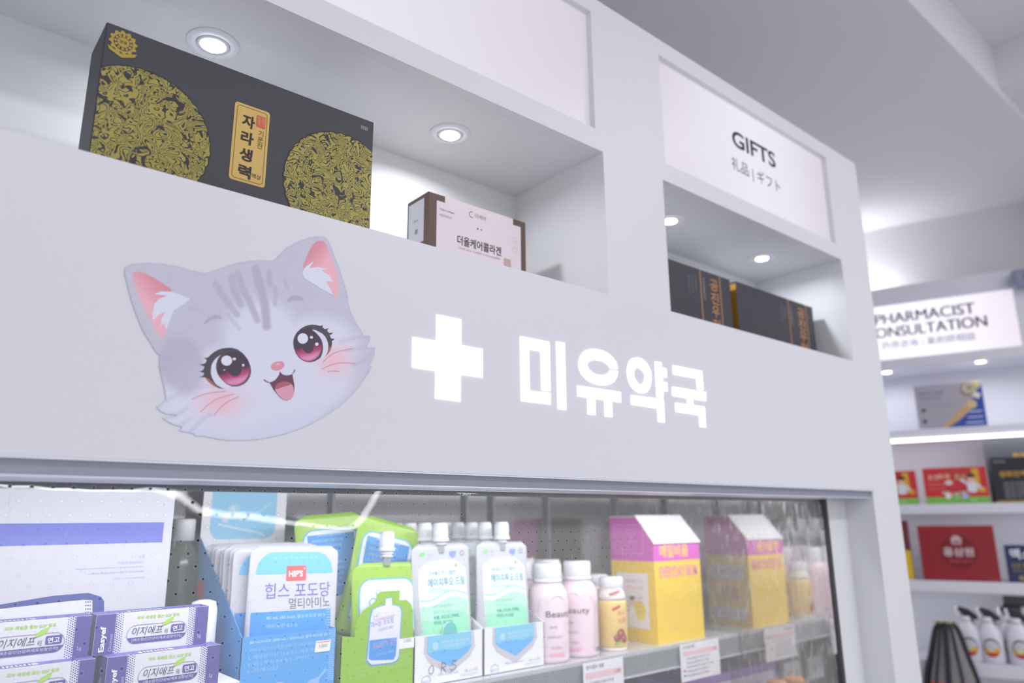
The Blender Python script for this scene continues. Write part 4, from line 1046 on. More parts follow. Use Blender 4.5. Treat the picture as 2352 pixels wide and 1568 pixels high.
FOIL = mat('pouch_white', (202, 203, 213), 0.28, 1.0, spec=0.5, bump=0.25, nscale=26)
FOILG = mat('pouch_green', (150, 194, 46), 0.28, 1.0, spec=0.5, bump=0.3, nscale=22)
SKY = ink((78, 176, 232)); SKY2 = ink((104, 190, 238)); SKYD = ink((46, 146, 222)); LAV = ink((112, 100, 196)); TXG = ink((96, 96, 104)); REDL = ink((228, 78, 84))
# glucose pouches in the blue carton
XL, XR, YC = 0.449, 0.603, 1.15
hc = thing('pouch_carton', 'blue display carton holding a row of white glucose pouches', 'display box', ((XL + XR) / 2, 1.26, ZS))
zf = at(660, 1453, YC)[2]
CBL = mat('carton_blue', (70, 158, 228), 0.45, 1.0)
mb = MB(); mb.box(XL, XR, YC, YC + .0012, ZS, zf, CBL); mb.box(XL, XR, YC, 1.372, ZS, ZS + .0012, PAPER); wb(mb, 'front_panel', hc)
side = [(YC, ZS), (YC, zf), (1.372, at(462, 1238, 1.372)[2] + .003), (1.372, ZS)]
for x in (XL, XR - .0012):
    mb = MB()
    s_ = side if x < XR - .01 else [(YC, ZS), (YC, zf), (1.19, zf + .0), (1.372, zf + .02), (1.372, ZS)]
    mb.prism([s_], lambda u, v, w: (x + w, u, v), CBL, .0012); wb(mb, 'side_panel', hc)
mb = MB(); mb.box(XL, XR, 1.372, 1.3735, ZS, 0.092, PAPER); hd = wb(mb, 'header_panel', hc, 'white header with blue picture')
p = Print(lambda u, v, off=0.0: (u, 1.372 - off, v))
x0, x1 = at(487, 1150, 1.372)[0], at(636, 1150, 1.372)[0]; zb = at(560, 1237, 1.372)[2]
p.poly([(x0, .09), (x0, zb + .02)] + [(x0 + .018 * (1 - math.cos(a)), zb + .02 - .02 * math.sin(a)) for a in np.linspace(.2, 1.57, 6)] + [(x1 - .018 * (1 - math.cos(a)), zb + .02 - .02 * math.sin(a)) for a in np.linspace(1.57, .2, 6)] + [(x1, zb + .02), (x1, .09)], ink((146, 210, 250)), 1)
p.rect(x0, .066, x1 - .004, .09, SKYD, 2)
p.poly(ell((x0 + x1) / 2 - .02, zb + .050, .012), ink((176, 222, 250)), 2); p.poly(ell((x0 + x1) / 2 - .022, zb + .053, .005), ink((214, 236, 252)), 3); p.poly(ell((x0 + x1) / 2 + .004, zb + .036, .007), ink((176, 222, 250)), 2); p.poly(ell((x0 + x1) / 2 - .034, zb + .036, .007), ink((214, 220, 246)), 2)
p.poly(stroke(smooth_line([(x0 + .014, zb + .026), (x0 + .05, zb + .018), (x1 - .03, zb + .010), (x1 - .02, zb + .004)], 5), .004), ink((206, 230, 250)), 2); p.poly(stroke(smooth_line([(x0 + .05, zb + .03), (x1 - .03, zb + .05), (x1 - .012, zb + .064)], 5), .0025), ink((190, 226, 250)), 2)
wb(p.mb, 'header_print', hc, recalc=False)
fw = XR - XL; fh = zf - ZS
p = Print(plane((XL, YC, ZS), (1, 0, 0), (0, 0, 1), (0, -1, 0)))
PB = ink((176, 218, 250)); PB2 = ink((150, 204, 248))
p.text('80 mLX10포 (800 mL / 650 kcal) 함수포도당 20 %', fw * .08, fh * .90, .0055, PB, 1, w=fw * .86, bold=.02)
for i, s in enumerate(('아미노믹스드-혼합글리신 (90.2 %) L-류신', 'L-페닐알라닌 12.6 % L-아르지닌', 'L-이소류신 9.4 % L-라이신', 'L-트레오닌')):
    p.text(s, fw * .08, fh * (.80 - i * .085), .0060, PB2, 1, w=fw * (.78, .72, .62, .30)[i])
for i in range(26): p.rect(fw * (.925 if i % 4 else .905), fh * (.96 - i * .026), fw * .985, fh * (.965 - i * .026) + .0004, PB2, 1)
p.poly(ell(fw * .40, fh * .24, .016), PB2, 2); p.poly(ell(fw * .39, fh * .27, .008), ink((206, 230, 250)), 3); p.poly(ell(fw * .28, fh * .10, .012), PB2, 2); p.poly(ell(fw * .60, fh * .12, .011), ink((160, 196, 244)), 2)
p.poly(stroke(smooth_line([(fw * .3, fh * .02), (fw * .6, fh * .10), (fw * .9, fh * .46)], 6), [.02] * 10 + [.004] * 3), ink((140, 186, 244)), 1)
p.text('코오롱제약', fw * .95, fh * .05, .006, WHT, 2, align='r')
p.poly([(fw * .76, fh * .70), (fw * .93, fh * .70), (fw * .94, fh * .85), (fw * .77, fh * .85)], WHT, 3); p.text('1,500', fw * .855, fh * .75, .0055, ink((120, 120, 130)), 4, align='c'); p.rect(fw * .775, fh * .825, fw * .93, fh * .835, ink((230, 130, 140)), 4)
wb(p.mb, 'front_print', hc, recalc=False)
p = Print(lambda u, v, off=0.0: (XL - off, 1.372 - u, v))
p.rect(.004, -.225, .100, -.128, ink((214, 218, 238)), 1); p.text('힙스 포도당', .010, -.172, .026, LAV, 2, w=.084); p.text('멀티아미노', .030, -.208, .018, TXG, 2, w=.064); p.rect(.008, -.124, .040, -.094, REDL, 2)
wb(p.mb, 'side_print', hc, recalc=False)
w, h = 0.152, 0.236
half, th = pouch_fn(w, h, .034)
hp = thing('drink_pouch', 'front white and blue glucose pouch facing out of the blue carton', 'pouch', ((XL + XR) / 2 + .012, 1.178, ZS + .004), 0, 'white glucose pouches in the blue carton')
pouch_body(MB(), half, th, h, FOIL).build('pouch', hp)
p = Print(warp(th, w), step=.0003, grid=.008)
x = w / 2
p.poly([(-x + .010, h * .815)] + [(-x + .010 + .03 * (1 - math.cos(a)), h * .815 + .034 * math.sin(a)) for a in np.linspace(.15, 1.57, 7)] + [(x - .010 - .03 * (1 - math.cos(a)), h * .815 + .034 * math.sin(a)) for a in np.linspace(1.57, .15, 7)] + [(x - .010, h * .815)], SKY2, 1)
p.rect(-x + .006, .006, x - .012, h * .578, SKYD, 1)
p.poly(rrect(-.016, h * .770, .018, h * .868, .001), REDL, 2)
p.text("HIP'S", 0, h * .795, .010, WHT, 3, align='c', w=.024, bold=.03); p.text('+', .0145, h * .84, .004, WHT, 3, align='c')
p.text('힙스 포도당', -.050, h * .660, .023, LAV, 2, w=.112); p.text('멀티아미노', -.010, h * .588, .0165, TXG, 2, w=.072)
p.text('· G · L · U · T · A · M · I · N · E ·', 0, h * .915, .003, ink((200, 234, 250)), 2, w=.08, align='c')
p.text('80 mL (65 kcal) 함수포도당 20 %', -.046, h * .525, .0065, ink((190, 226, 250)), 2, w=.10); p.text('아미노산 0.1 %', -.046, h * .475, .0065, ink((170, 214, 248)), 2, w=.05)
for i in range(20): p.rect(x - .020, h * (.57 - i * .017), x - .013, h * (.57 - i * .017) + .0008, ink((190, 226, 250)), 2)
p.build('front_print', hp, 'blue panels, red logo and violet title')
q = Print(lambda u, v, off=0.0: (-(u), th(u, v) + off, v), step=.0003, grid=.012); q.rect(-x + .008, .006, x - .008, h * .5, SKYD, 1); q.build('back_print', hp)
hp.rotation_euler = (math.radians(-3), math.radians(1.6), 0)
for i in range(8):
    o = dup(hp, ((XL + XR) / 2 - .0005 + .002 * (i % 2), 1.2035 + i * .0205, ZS + .0045 + .0016 * (i % 3)), None, 'white glucose pouch %s in the blue carton row' % ('second from the front', 'third from the front', 'fourth from the front', 'fifth from the front', 'sixth from the front', 'seventh from the front', 'next to last', 'standing last, against the header card')[i])
    o.rotation_euler = (math.radians(-2), 0, 0)

# ---- green glucose pouches
XL2, XR2 = 0.612, 0.7515
gc = thing('pouch_carton', 'green display carton with a pouch-shaped front holding green pouches', 'display box', ((XL2 + XR2) / 2, 1.25, ZS))
CGR = mat('carton_green', (138, 188, 24), 0.45, 1.0); CGD = mat('carton_green_dark', (104, 156, 62), 0.5)
fo = [(330, 1210), (450, 1216), (452, 1140), (480, 1060), (520, 1010), (590, 960), (618, 930), (625, 890), (655, 865), (800, 855), (795, 930), (850, 930), (885, 960), (900, 1010), (900, 1130), (913, 1165)]
top = []
for a, b in fo: P = at(680 + a / 3.35, 1100 + b / 3.35, YC); top.append((min(max(P[0], XL2), XR2), P[2]))
top[0] = (XL2, top[0][1]); top[-1] = (XR2, top[-1][1])
mb = MB(); mb.prism([[(XL2, ZS)] + top + [(XR2, ZS)]], lambda u, v, w_: (u, YC + w_, v), CGR, .0014); wb(mb, 'front_panel', gc, 'die-cut green front')
mb = MB()
mb.prism([[(YC, ZS), (YC, top[0][1]), (1.36, top[0][1] + .01), (1.36, ZS)]], lambda u, v, w_: (XL2 + w_, u, v), CGD, .0014); mb.prism([[(YC, ZS), (YC, top[-1][1]), (1.36, top[-1][1]), (1.36, ZS)]], lambda u, v, w_: (XR2 - .0014 + w_, u, v), CGR, .0014)
mb.box(XL2, XR2, 1.36, 1.3615, ZS, top[0][1] + .02, CGD); mb.box(XL2, XR2, YC, 1.36, ZS, ZS + .0012, CGD); wb(mb, 'tray', gc)
p = Print(lambda u, v, off=0.0: (u, YC - off, v))
def gq(a, b): P = at(680 + a / 3.35, 1100 + b / 3.35, YC); return P[0], P[2]
pw = [gq(*q) for q in ((536, 1400), (548, 1290), (566, 1060), (585, 1000), (640, 975), (685, 965), (690, 912), (738, 905), (740, 962), (800, 975), (818, 1010), (808, 1130), (796, 1370), (780, 1400), (740, 1420), (570, 1438))]
p.poly(pw, ink((84, 166, 232)), 1)
cx = sum(q[0] for q in pw) / len(pw); cz = sum(q[1] for q in pw) / len(pw)
p.poly([(cx + (q[0] - cx) * .93, cz + (q[1] - cz) * .965) for q in pw], ink((222, 224, 240)), 2)
a, b = gq(566, 1240), gq(775, 1216); c, d = gq(556, 1395), gq(765, 1375)
p.poly([(c[0], c[1] + .004), (c[0] + .004, c[1]), (d[0] - .004, d[1] - .002), (d[0], d[1] + .004), b, a], ink((40, 144, 224)), 3)
a = gq(580, 1145); b = gq(752, 1100); p.text('마시는 포도당', a[0], a[1], .0095, LAV, 3, w=b[0] - a[0], rot=.12)
a = gq(630, 1090); p.text('스팀팩 에너지 충전', a[0], a[1], .0045, ink((220, 120, 150)), 3, w=.032, rot=.12); a = gq(632, 1172); p.text('UGOCP 8%', a[0], a[1], .0045, ink((140, 150, 190)), 3, w=.028, rot=.1)
a = gq(612, 1068); p.poly(stroke(ell(a[0], a[1], .0035), .001), ink((150, 170, 230)), 3); p.poly(stroke(ell(a[0] + .004, a[1] + .006, .0018), .0006), ink((170, 190, 236)), 3)
for i, (s, cc_) in enumerate((('포도당함량 그대로', (200, 180, 236)), ('카페인 무첨가', (214, 160, 206)))):
    a = gq(588, 1290 + i * 26); p.text(s, a[0], a[1], .0055, ink(cc_), 4, w=.048, rot=.12)
a = gq(612, 1370); p.text('(주)녹십자웰빙', a[0], a[1], .0055, ink((140, 200, 244)), 4, w=.034, rot=.1)
a = gq(790, 1308); b = gq(912, 1214); p.rect(a[0], a[1], b[0] - .001, b[1], WHT, 3); p.text('3,000', (a[0] + b[0]) / 2, a[1] + .009, .006, ink((150, 150, 160)), 4, align='c')
for i in range(3):
    a = gq(405, 1490 + i * 32); p.text('포도당(무수)정제수 구연산나트륨 비타민C', a[0], a[1], .006, ink((176, 216, 96)), 1, w=.118, rot=.1)
wb(p.mb, 'front_print', gc, 'printed blue and white pouch picture', recalc=False)
def spout(mb, zb_, x=0.0, y=0.0, s=1.0, clear=None):
    mb.lathe([(.0062 * s, zb_), (.0062 * s, zb_ + .014), (.0100 * s, zb_ + .0145), (.0100 * s, zb_ + .0165), (.0075 * s, zb_ + .017), (.0075 * s, zb_ + .0195), (.0100 * s, zb_ + .020), (.0100 * s, zb_ + .022), (.0065 * s, zb_ + .0225), (.0065 * s, zb_ + .028)], clear, (x, y, 0), 20)
def cap(mb, zb_, x=0.0, y=0.0, s=1.0):
    prof = [(.0125 * s, zb_), (.0130 * s, zb_ + .0005), (.0130 * s, zb_ + .006), (.0112 * s, zb_ + .0066), (.0108 * s, zb_ + .031), (.0098 * s, zb_ + .034)]
    mb.lathe(prof, CAPW, (x, y, 0), 26)
    for i in range(18):
        a = i * PI / 9; mb.tube([(x + .0113 * s * math.cos(a), y + .0113 * s * math.sin(a), zb_ + .007), (x + .0109 * s * math.cos(a), y + .0109 * s * math.sin(a), zb_ + .0305)], .0006, CAPW, 4)
SPT = mat('spout_plastic', (224, 226, 236), 0.25, 1.0)
w, h = 0.137, 0.205
half, th = pouch_fn(w, h, .040, waist=.05, corner=.11)
INWHT = ink((226, 230, 240))
def green_pouch(lab, loc, rot, front=True):
    t = thing('drink_pouch', lab, 'pouch', loc, 0, 'green glucose pouches')
    t.rotation_euler = rot
    pouch_body(MB(), half, th, h, FOILG).build('pouch', t)
    p = Print(warp(th, w), step=.0003, grid=.008); x = w / 2
    p.poly(rrect(-x + .013, .012, x - .013, h - .026, .022), ink((90, 176, 232)), 1); p.poly(rrect(-x + .0155, .0145, x - .0155, h - .0285, .020), INWHT, 2)
    if front:
        p.text('마시는', -x + .026, h * .30, .020, NVT, 3, w=.05); p.poly(stroke(ell(-x + .040, h * .68, .007), .0018), ink((130, 170, 230)), 3); p.poly(stroke(ell(-x + .050, h * .76, .004), .0012), ink((170, 200, 240)), 3)
        p.text('데이터팜', -x + .054, h * .665, .006, ink((190, 210, 240)), 3)
    else:
        p.rect(-x + .022, h * .30, x - .022, h - .036, SKYD, 3)
        for i in range(9): p.text('영양정보 총 내용량 나트륨 탄수화물 당류'[:20 - i], -x + .030, h * (.76 - i * .048), .0050, ink((170, 218, 246)), 4, w=.06 - .003 * (i % 4))
        p.text('GLUCOSE DRINK', 0, h * .81, .005, ink((190, 226, 248)), 4, align='c')
    p.build('front_print', t, 'blue and white panel')
    if front:
        mb = MB(); spout(mb, h - .005, s=1.2, clear=SPT); mb.build('spout', t, 'clear spout'); mb = MB(); cap(mb, h + .019, s=1.12); mb.build('cap', t, 'white screw cap')
    return t
gx = at(890, 1300, 1.172)[0] + .001
green_pouch('green and white pouch with white cap standing at the front of the green carton', (gx, 1.176, ZS + .002), (math.radians(-2), math.radians(1), 0))
P = at(868, 1350, 1.215); green_pouch('green pouch with blue back panel leaning right behind the capped green pouch', (P[0] - .014, 1.222, ZS + .078), (math.radians(-3), math.radians(14), 0), False)
P = at(768, 1330, 1.262); green_pouch('green pouch tilted left at the back beside the blue carton header', (P[0] + .008, 1.268, ZS + .088), (math.radians(-4), math.radians(-4), 0), False)

# ---- rehydration drink pouches in two white cartons
w, h = 0.130, 0.234
half2, th2 = pouch_fn(w, h, .044)
TEAL = ink((36, 166, 184)); MINT = ink((150, 226, 190)); MINT2 = ink((176, 232, 206)); TEALD = ink((50, 160, 152))
FOILC = mat('pouch_clear', (190, 194, 203), 0.25, 1.0, spec=0.5, bump=0.3, nscale=24)
rp = thing('drink_pouch', 'front pouch with mint wave and white cap in the left white carton with handwriting', 'pouch', (0.8295, 1.174, ZS + .002), 0, 'capped rehydration drink pouches')
pouch_body(MB(), half2, th2, h, FOILC).build('pouch', rp)
p = Print(warp(th2, w), step=.0003, grid=.008); x = w / 2
lb = [(-x + .014, .008), (-x + .012, h * .70), (-x + .022, h * .80), (-x + .040, h * .845), (x - .040, h * .845), (x - .020, h * .80), (x - .010, h * .70), (x - .012, .008)]
p.poly(smooth_loop([(-x + .012, h * .74), (-x + .018, h * .82), (-x + .040, h * .868), (x - .040, h * .868), (x - .018, h * .82), (x - .010, h * .74), (x - .011, .2 * h), (x - .012, .008), (-x + .014, .008), (-x + .013, .2 * h)], 3), ink((234, 236, 244)), 1)
wv = lambda u: h * .612 + .006 * math.sin(u * 62 + .6) + u * .05
us = np.linspace(-x + .0135, x - .012, 14)
p.poly([(u, wv(u) - .010) for u in us] + [(us[-1], .009), (us[0], .009)], MINT2, 2); p.poly([(u, wv(u) - .034) for u in us] + [(us[-1], .0095), (us[0], .0095)], MINT, 3)
p.poly(stroke([(u, wv(u)) for u in us], .0022), ink((140, 226, 206)), 3)
p.text('의사들이 연구 개발한', -x + .034, h * .762, .0078, TEAL, 3, w=.060); p.text('에이치투오-드림', -x + .031, h * .676, .0155, TEAL, 3, w=.083, bold=.012); p.text('H2O-Dream', -x + .033, h * .632, .0080, ink((120, 210, 220)), 3, w=.045)
p.text('수분의 흡수를 빠르게', -x + .036, h * .522, .006, ink((120, 204, 180)), 4, w=.045); p.text('도와 드립니다', -x + .036, h * .482, .006, ink((120, 204, 180)), 4, w=.038)
p.text('수분, 포도당, 전해질', -x + .036, h * .440, .0070, TEALD, 4, w=.056, bold=.02); p.text('비타민, 마그네슘', -x + .036, h * .400, .0070, TEALD, 4, w=.040, bold=.02)
p.poly(ell(-x + .022, h * .925, .0062, .0038), ink((126, 200, 130)), 2); p.poly(smooth_loop([(x - .048, h * .935), (x - .040, h * .94), (x - .032, h * .935), (x - .034, h * .905), (x - .040, h * .885), (x - .046, h * .905)], 3), ink((120, 140, 214)), 2); p.poly(stroke(ell(x - .018, h * .92, .0042), .0013), ink((120, 120, 130)), 2)
p.text('GOOD', -x + .032, h * .918, .004, ink((190, 196, 204)), 2); p.text('품질 인증 공장', -x + .018, h * .885, .0035, ink((196, 200, 210)), 2); p.poly(ell(x - .034, h * .83, .0035), ink((190, 170, 150)), 3)
p.build('front_print', rp, 'teal title and mint green wave')
mb = MB(); spout(mb, h - .016, s=1.2, clear=SPT); mb.build('spout', rp, 'clear spout'); mb = MB(); cap(mb, h + .004, s=1.25); mb.build('cap', rp, 'ribbed white cap')
rp.rotation_euler = (math.radians(-2), math.radians(-.6), 0)
for i, (x_, y_) in enumerate(((0.826, 1.222), (0.823, 1.270), (0.822, 1.318), (0.972, 1.174), (0.974, 1.222), (0.976, 1.270), (0.976, 1.318), (0.976, 1.362), (0.822, 1.362))):
    o = dup(rp, (x_, y_, ZS + .002), None, ('second pouch from the front in the left white carton', 'third pouch from the front in the left white carton', 'fourth pouch from the front in the left white carton', 'front pouch with mint wave in the right white carton beside the pink bottles', 'second pouch from the front in the right white carton', 'third pouch from the front in the right white carton', 'fourth pouch from the front in the right white carton', 'rearmost pouch in the right white carton', 'rearmost pouch in the left white carton')[i])
    if i == 3: o.rotation_euler = (math.radians(-2), math.radians(1), 0)
def ors(lab, xa, xb, hand):
    t = thing('pouch_carton', lab, 'display box', ((xa + xb) / 2, 1.27, ZS), 0, 'white cartons with blue chevron')
    z = at(1030, 1453, 1.15)[2] - .001
    mb = MB(); mb.prism([[(xa, ZS), (xa, z + .002), ((xa + xb) / 2 - .016, z)] + [((xa + xb) / 2 + .016 * math.cos(a), z - .0 + .020 * math.sin(a)) for a in np.linspace(PI, 0, 9)][1:-1] * hand + [((xa + xb) / 2 + .016, z), (xb, z), (xb, ZS)]], lambda u, v, w_: (u, 1.15 + w_, v), PAPER, .0014); wb(mb, 'front_panel', t)
    mb = MB()
    for x_ in (xa, xb - .0014): mb.prism([[(1.15, ZS), (1.15, z), (1.20, z + .023), (1.39, z + .023), (1.39, ZS)]], lambda u, v, w_: (x_ + w_, u, v), PAPER, .0014)
    mb.box(xa, xb, 1.388, 1.3895, ZS, z + .03, PAPER); mb.box(xa, xb, 1.15, 1.39, ZS, ZS + .0012, PAPER); wb(mb, 'tray', t)
    W = xb - xa; H = z - ZS
    p = Print(plane((xa, 1.15, ZS), (1, 0, 0), (0, 0, 1), (0, -1, 0)))
    GRC = ink((198, 196, 206))
    p.poly([(W * .14, H - .0006), (W * .86, H - .0006), (W * .88, H * .66), (W * .80, H * .46), (W * .54, H * .20), (W * .46, H * .20), (W * .20, H * .46), (W * .13, H * .66)], GRC, 1)
    p.poly([(W * .18, H - .0006), (W * .82, H - .0006), (W * .82, H * .66), (W * .76, H * .56), (W * .51, H * .32), (W * .24, H * .56), (W * .18, H * .66)], ink((92, 176, 238)), 2)
    p.poly([(W * .18, H - .0006), (W * .82, H - .0006), (W * .82, H * .70), (W * .6, H * .64), (W * .4, H * .68), (W * .18, H * .64)], ink((120, 198, 232)), 3)
    if hand: p.poly([(W * .5 + .0155 * math.cos(a), H + .0005 + .019 * math.sin(a)) for a in np.linspace(0, PI, 12)], ink((90, 196, 190)), 4)
    p.text('대한약사회 추천 경구수액', W * .38, H * .80, .0055, ink((226, 240, 250)), 4, w=W * .40); p.text('수분 보충이 필요할 때', W * .38, H * .72, .0050, ink((214, 234, 248)), 4, w=W * .34); p.poly(ell(W * .29, H * .78, .0065), ink((170, 216, 244)), 4)
    p.text('1000 ml (200 kcal)', W * .33, H * .15, .0050, ink((176, 174, 190)), 2, w=W * .30); p.text('100 ml x 10포', W * .72, H * .15, .0050, ink((176, 174, 190)), 2, w=W * .20); p.text('한국인삼공사 녹십자 보건', W * .66, H * .07, .0045, ink((186, 184, 198)), 2, w=W * .27)
    p.poly(stroke(ell(W * .17, H * .09, .0095), .0012), ink((176, 174, 190)), 2); p.text('HACCP', W * .17, H * .065, .004, ink((170, 168, 184)), 3, align='c')
    if hand:
        K = ink((96, 100, 112))
        p.poly(stroke(smooth_line([(W * .23, H * .40), (W * .205, H * .33), (W * .21, H * .25), (W * .235, H * .23), (W * .265, H * .28), (W * .265, H * .36), (W * .235, H * .41)], 5), .0012), K, 5)
        for l in ([(W * .375, H * .22), (W * .385, H * .42)], [(W * .385, H * .42), (W * .43, H * .40), (W * .435, H * .34), (W * .39, H * .32)], [(W * .39, H * .32), (W * .445, H * .23)], [(W * .60, H * .42), (W * .545, H * .43), (W * .53, H * .37), (W * .58, H * .33), (W * .585, H * .27), (W * .535, H * .24), (W * .50, H * .27)]):
            p.poly(stroke(smooth_line(l, 5), .0012), K, 5)
    wb_ = p.build('front_print', t, 'blue chevron' + (' and handwritten ORS' if hand else ''))
    wb_.data.transform(Matrix.Translation(t.location).inverted())
ors('white carton with blue chevron and handwritten ORS next to the green carton', 0.7525, 0.9025, 1)
ors('white carton with blue chevron beside the pink bottles', 0.905, 1.057, 0)

# ---- pink beauty drink bottles
PINKB = mat('pink_bottle', (240, 218, 229), 0.25, 1.0, spec=0.5); CLR = mat('bottle_shoulder', (226, 214, 224), 0.15, 1.0, spec=0.6)
bb = thing('drink_bottle', 'front pink drink bottle with large dark lettering next to the white cartons', 'bottle', (1.098, 1.182, ZS), 0, 'pink drink bottles with white caps')
R_ = .0425
MB().lathe([(R_ * .90, 0), (R_ * .98, .003), (R_, .008), (R_, .118), (R_ * .96, .130), (R_ * .84, .142), (R_ * .68, .1495), (R_ * .66, .152)], PINKB, n=40).build('bottle', bb, 'pale pink bottle')
mb = MB(); mb.lathe([(R_ * .70, .1525), (R_ * .72, .153), (R_ * .72, .158), (R_ * .68, .1585), (R_ * .70, .160), (R_ * .70, .186), (R_ * .66, .190)], CAPW, n=36); mb.build('cap', bb, 'white screw cap')
cyl = lambda R: (lambda u, v, off=0.0: ((R + off) * math.sin(u / R), -(R + off) * math.cos(u / R), v))
p = Print(cyl(R_ + .0002), step=.0003, grid=.006)
c0 = -.030
p.text('Beauty', -.036, .084, .0150, ink((88, 74, 84)), 2, w=.060); p.text('콜라겐', c0 + .002, .066, .005, ink((150, 130, 142)), 2); p.text('저분자콜라겐 펩타이드', c0 - .004, .048, .0042, ink((150, 130, 142)), 2, w=.034)
p.text('PINK GRAPEFRUIT', c0 + .004, .028, .0042, ink((200, 140, 160)), 2, w=.026); p.rect(c0, .014, c0 + .034, .020, ink((238, 176, 196)), 2)
PKL = ink((226, 150, 166))
for s_ in (-.056, .034): p.poly(stroke(smooth_line([(s_, .012), (s_ + .002, .06), (s_ + .004, .10), (s_ + .010 * (1 if s_ < 0 else -1), .124)], 5), .0009), PKL, 2)
for i in range(16): p.text('원재료명 정제수 비타민C', .040, .106 - i * .0055, .0032, ink((170, 150, 160)), 2, w=.024)
for i in range(10): p.rect(.040 + i * .0022, .010, .041 + i * .0022, .020, ink((90, 80, 90)), 2)
p.poly(stroke(smooth_line([(-.030, .120), (-.018, .129), (-.004, .129), (.008, .120)], 5), .004), ink((246, 246, 250)), 2)  # white arc: highlight painted onto the rounded shoulder, not print
p.build('label_print', bb, 'dark lettering and small print')
for x_, y_, r_, lab in ((1.190, 1.186, 0.75, 'pink bottle right of the front one, showing the small print'), (1.098, 1.276, 0.2, 'pink bottle in the second row behind the front one'), (1.190, 1.280, .4, 'pink bottle in the second row behind the small print bottle'), (1.100, 1.368, 0, 'pink bottle in the back row on the left'), (1.192, 1.368, .3, 'pink bottle in the back row beside the yellow bottles')):
    dup(bb, (x_, y_, ZS), -r_, lab)
# ---- small yellow drink bottles
YLB = mat('yellow_bottle', (246, 214, 130), 0.3, 1.0); CRM = mat('bottle_neck_cream', (240, 232, 226), 0.3)
yb_ = thing('drink_bottle', 'small yellow fruit drink bottle at the front next to the yellow carton', 'bottle', (1.288, 1.178, ZS), 0, 'small yellow fruit drink bottles')
r_ = .0325
MB().lathe([(r_ * .9, .008), (r_, .011), (r_, .098), (r_ * .97, .104)], YLB, n=32).build('bottle', yb_, 'yellow label')
MB().lathe([(r_ * .88, 0), (r_ * .93, .003), (r_ * .93, .0078)], CRM, n=32).lathe([(r_ * .97, .1042), (r_ * .95, .112), (r_ * .86, .122), (r_ * .78, .126), (r_ * .78, .1298)], CRM, n=32).build('neck', yb_, 'cream neck and base')
MB().lathe([(r_ * .80, .130), (r_ * .82, .131), (r_ * .82, .150), (r_ * .76, .153)], CAPW, n=32).build('cap', yb_, 'white cap')
p = Print(cyl(r_ + .0002), step=.0003, grid=.006)
RDM = ink((214, 92, 70)); c0 = -.012
p.poly(stroke([(c0 - .014, .086), (c0 + .004, .094)], .006), RDM, 2); p.text('허니', c0 - .002, .072, .012, ink((224, 120, 80)), 2, rot=.15); p.text('석류', c0 - .002, .056, .012, ink((224, 110, 80)), 2, rot=.15)
for a_, b_, q_ in ((c0 + .004, .036, .010), (c0 - .006, .028, .007), (c0 + .012, .026, .008)): p.poly(ell(a_, b_, q_, q_ * 1.1), ink((150, 60, 62)), 3); p.poly(ell(a_ - .002, b_ + .003, q_ * .4), ink((206, 120, 96)), 4)
p.poly(ell(c0 - .004, .018, .010, .004, rot=.4), ink((150, 180, 80)), 2); p.poly(stroke([(c0 - .020, .118), (c0 + .004, .125)], .004), RDM, 3)
p.build('label_print', yb_, 'red lettering and fruit')
for x_, y_, lab in ((1.318, 1.250, 'small yellow bottle second from the front next to the yellow carton'), (1.335, 1.322, 'small yellow bottle third from the front next to the yellow carton'), (1.290, 1.372, 'rearmost small yellow bottle next to the yellow carton')):
    dup(yb_, (x_, y_, ZS), .25, lab)

# ---- yellow and magenta carton with a slanted white top
xa, xb, ya, yz = 1.408, 1.584, 1.15, 1.284
zf = at(1550, 1247, ya)[2]; zbk = 0.006; zm = at(1509, 1289, ya)[2]
YC1 = mat('carton_yellow', (255, 206, 14), 0.42, 1.0); MG = ink((212, 70, 190)); 
bx_ = thing('vitamin_carton', 'yellow and magenta carton with white slanted top beside the small yellow bottles', 'carton', ((xa + xb) / 2, (ya + yz) / 2, ZS), math.radians(0))
mb = MB(); mb.prism([[(ya, ZS), (ya, zf), (ya + .052, zbk), (yz, zbk), (yz, ZS)]], lambda u, v, w_: (xa + w_, u, v), YC1, xb - xa); wb(mb, 'carton', bx_)
mb = MB(); n_ = Vector((0, -(zbk - zf), .052)).normalized()
mb.add([(xa - .002, ya - .004, zf + .0002), (xb + .002, ya - .004, zf + .0002), (xb + .001, ya + .052, zbk + .0022), (xa - .001, ya + .052, zbk + .0022), (xa - .002, ya - .004, zf + .0015), (xb + .002, ya - .004, zf + .0015), (xb + .001, ya + .052, zbk + .0036), (xa - .001, ya + .052, zbk + .0036)], [(0, 1, 2, 3), (4, 7, 6, 5), (0, 4, 5, 1), (1, 5, 6, 2), (2, 6, 7, 3), (3, 7, 4, 0)], PAPER)
mb.box(xa, xb, ya + .052, yz, zbk + .0004, zbk + .0018, PAPER); wb(mb, 'lid', bx_, 'white slanted lid')
p = Print(lambda u, v, off=0.0: (xa + u, ya - off, v)); W = xb - xa
p.rect(.0002, zm, W - .0002, zf - .0002, MG, 1)
p.text('매일비움', W * .12, zm + .007, .030, ink((250, 196, 60)), 2, w=W * .62, bold=.03); p.text('EVERYDAY BIUM', W * .10, zm - .038, .026, ink((240, 130, 170)), 2, w=W * .82, bold=.02)
for i in range(5): p.text('유산균 식이섬유 효소 가득한 하루'[:14 - i], W * .16, zm - .118 - .010 * i, .0045, ink((252, 222, 120)), 1, w=W * .42)
p.poly(stroke(arc((W * .70, zm - .090), .022, -.6, 2.6), .0030), ink((252, 220, 100)), 1); p.poly(ell(W * .85, zm - .065, .008), ink((252, 220, 90)), 1)
wb(p.mb, 'front_print', bx_, recalc=False)
p = Print(lambda u, v, off=0.0: (xa - off, yz - u, v)); Dd = yz - ya
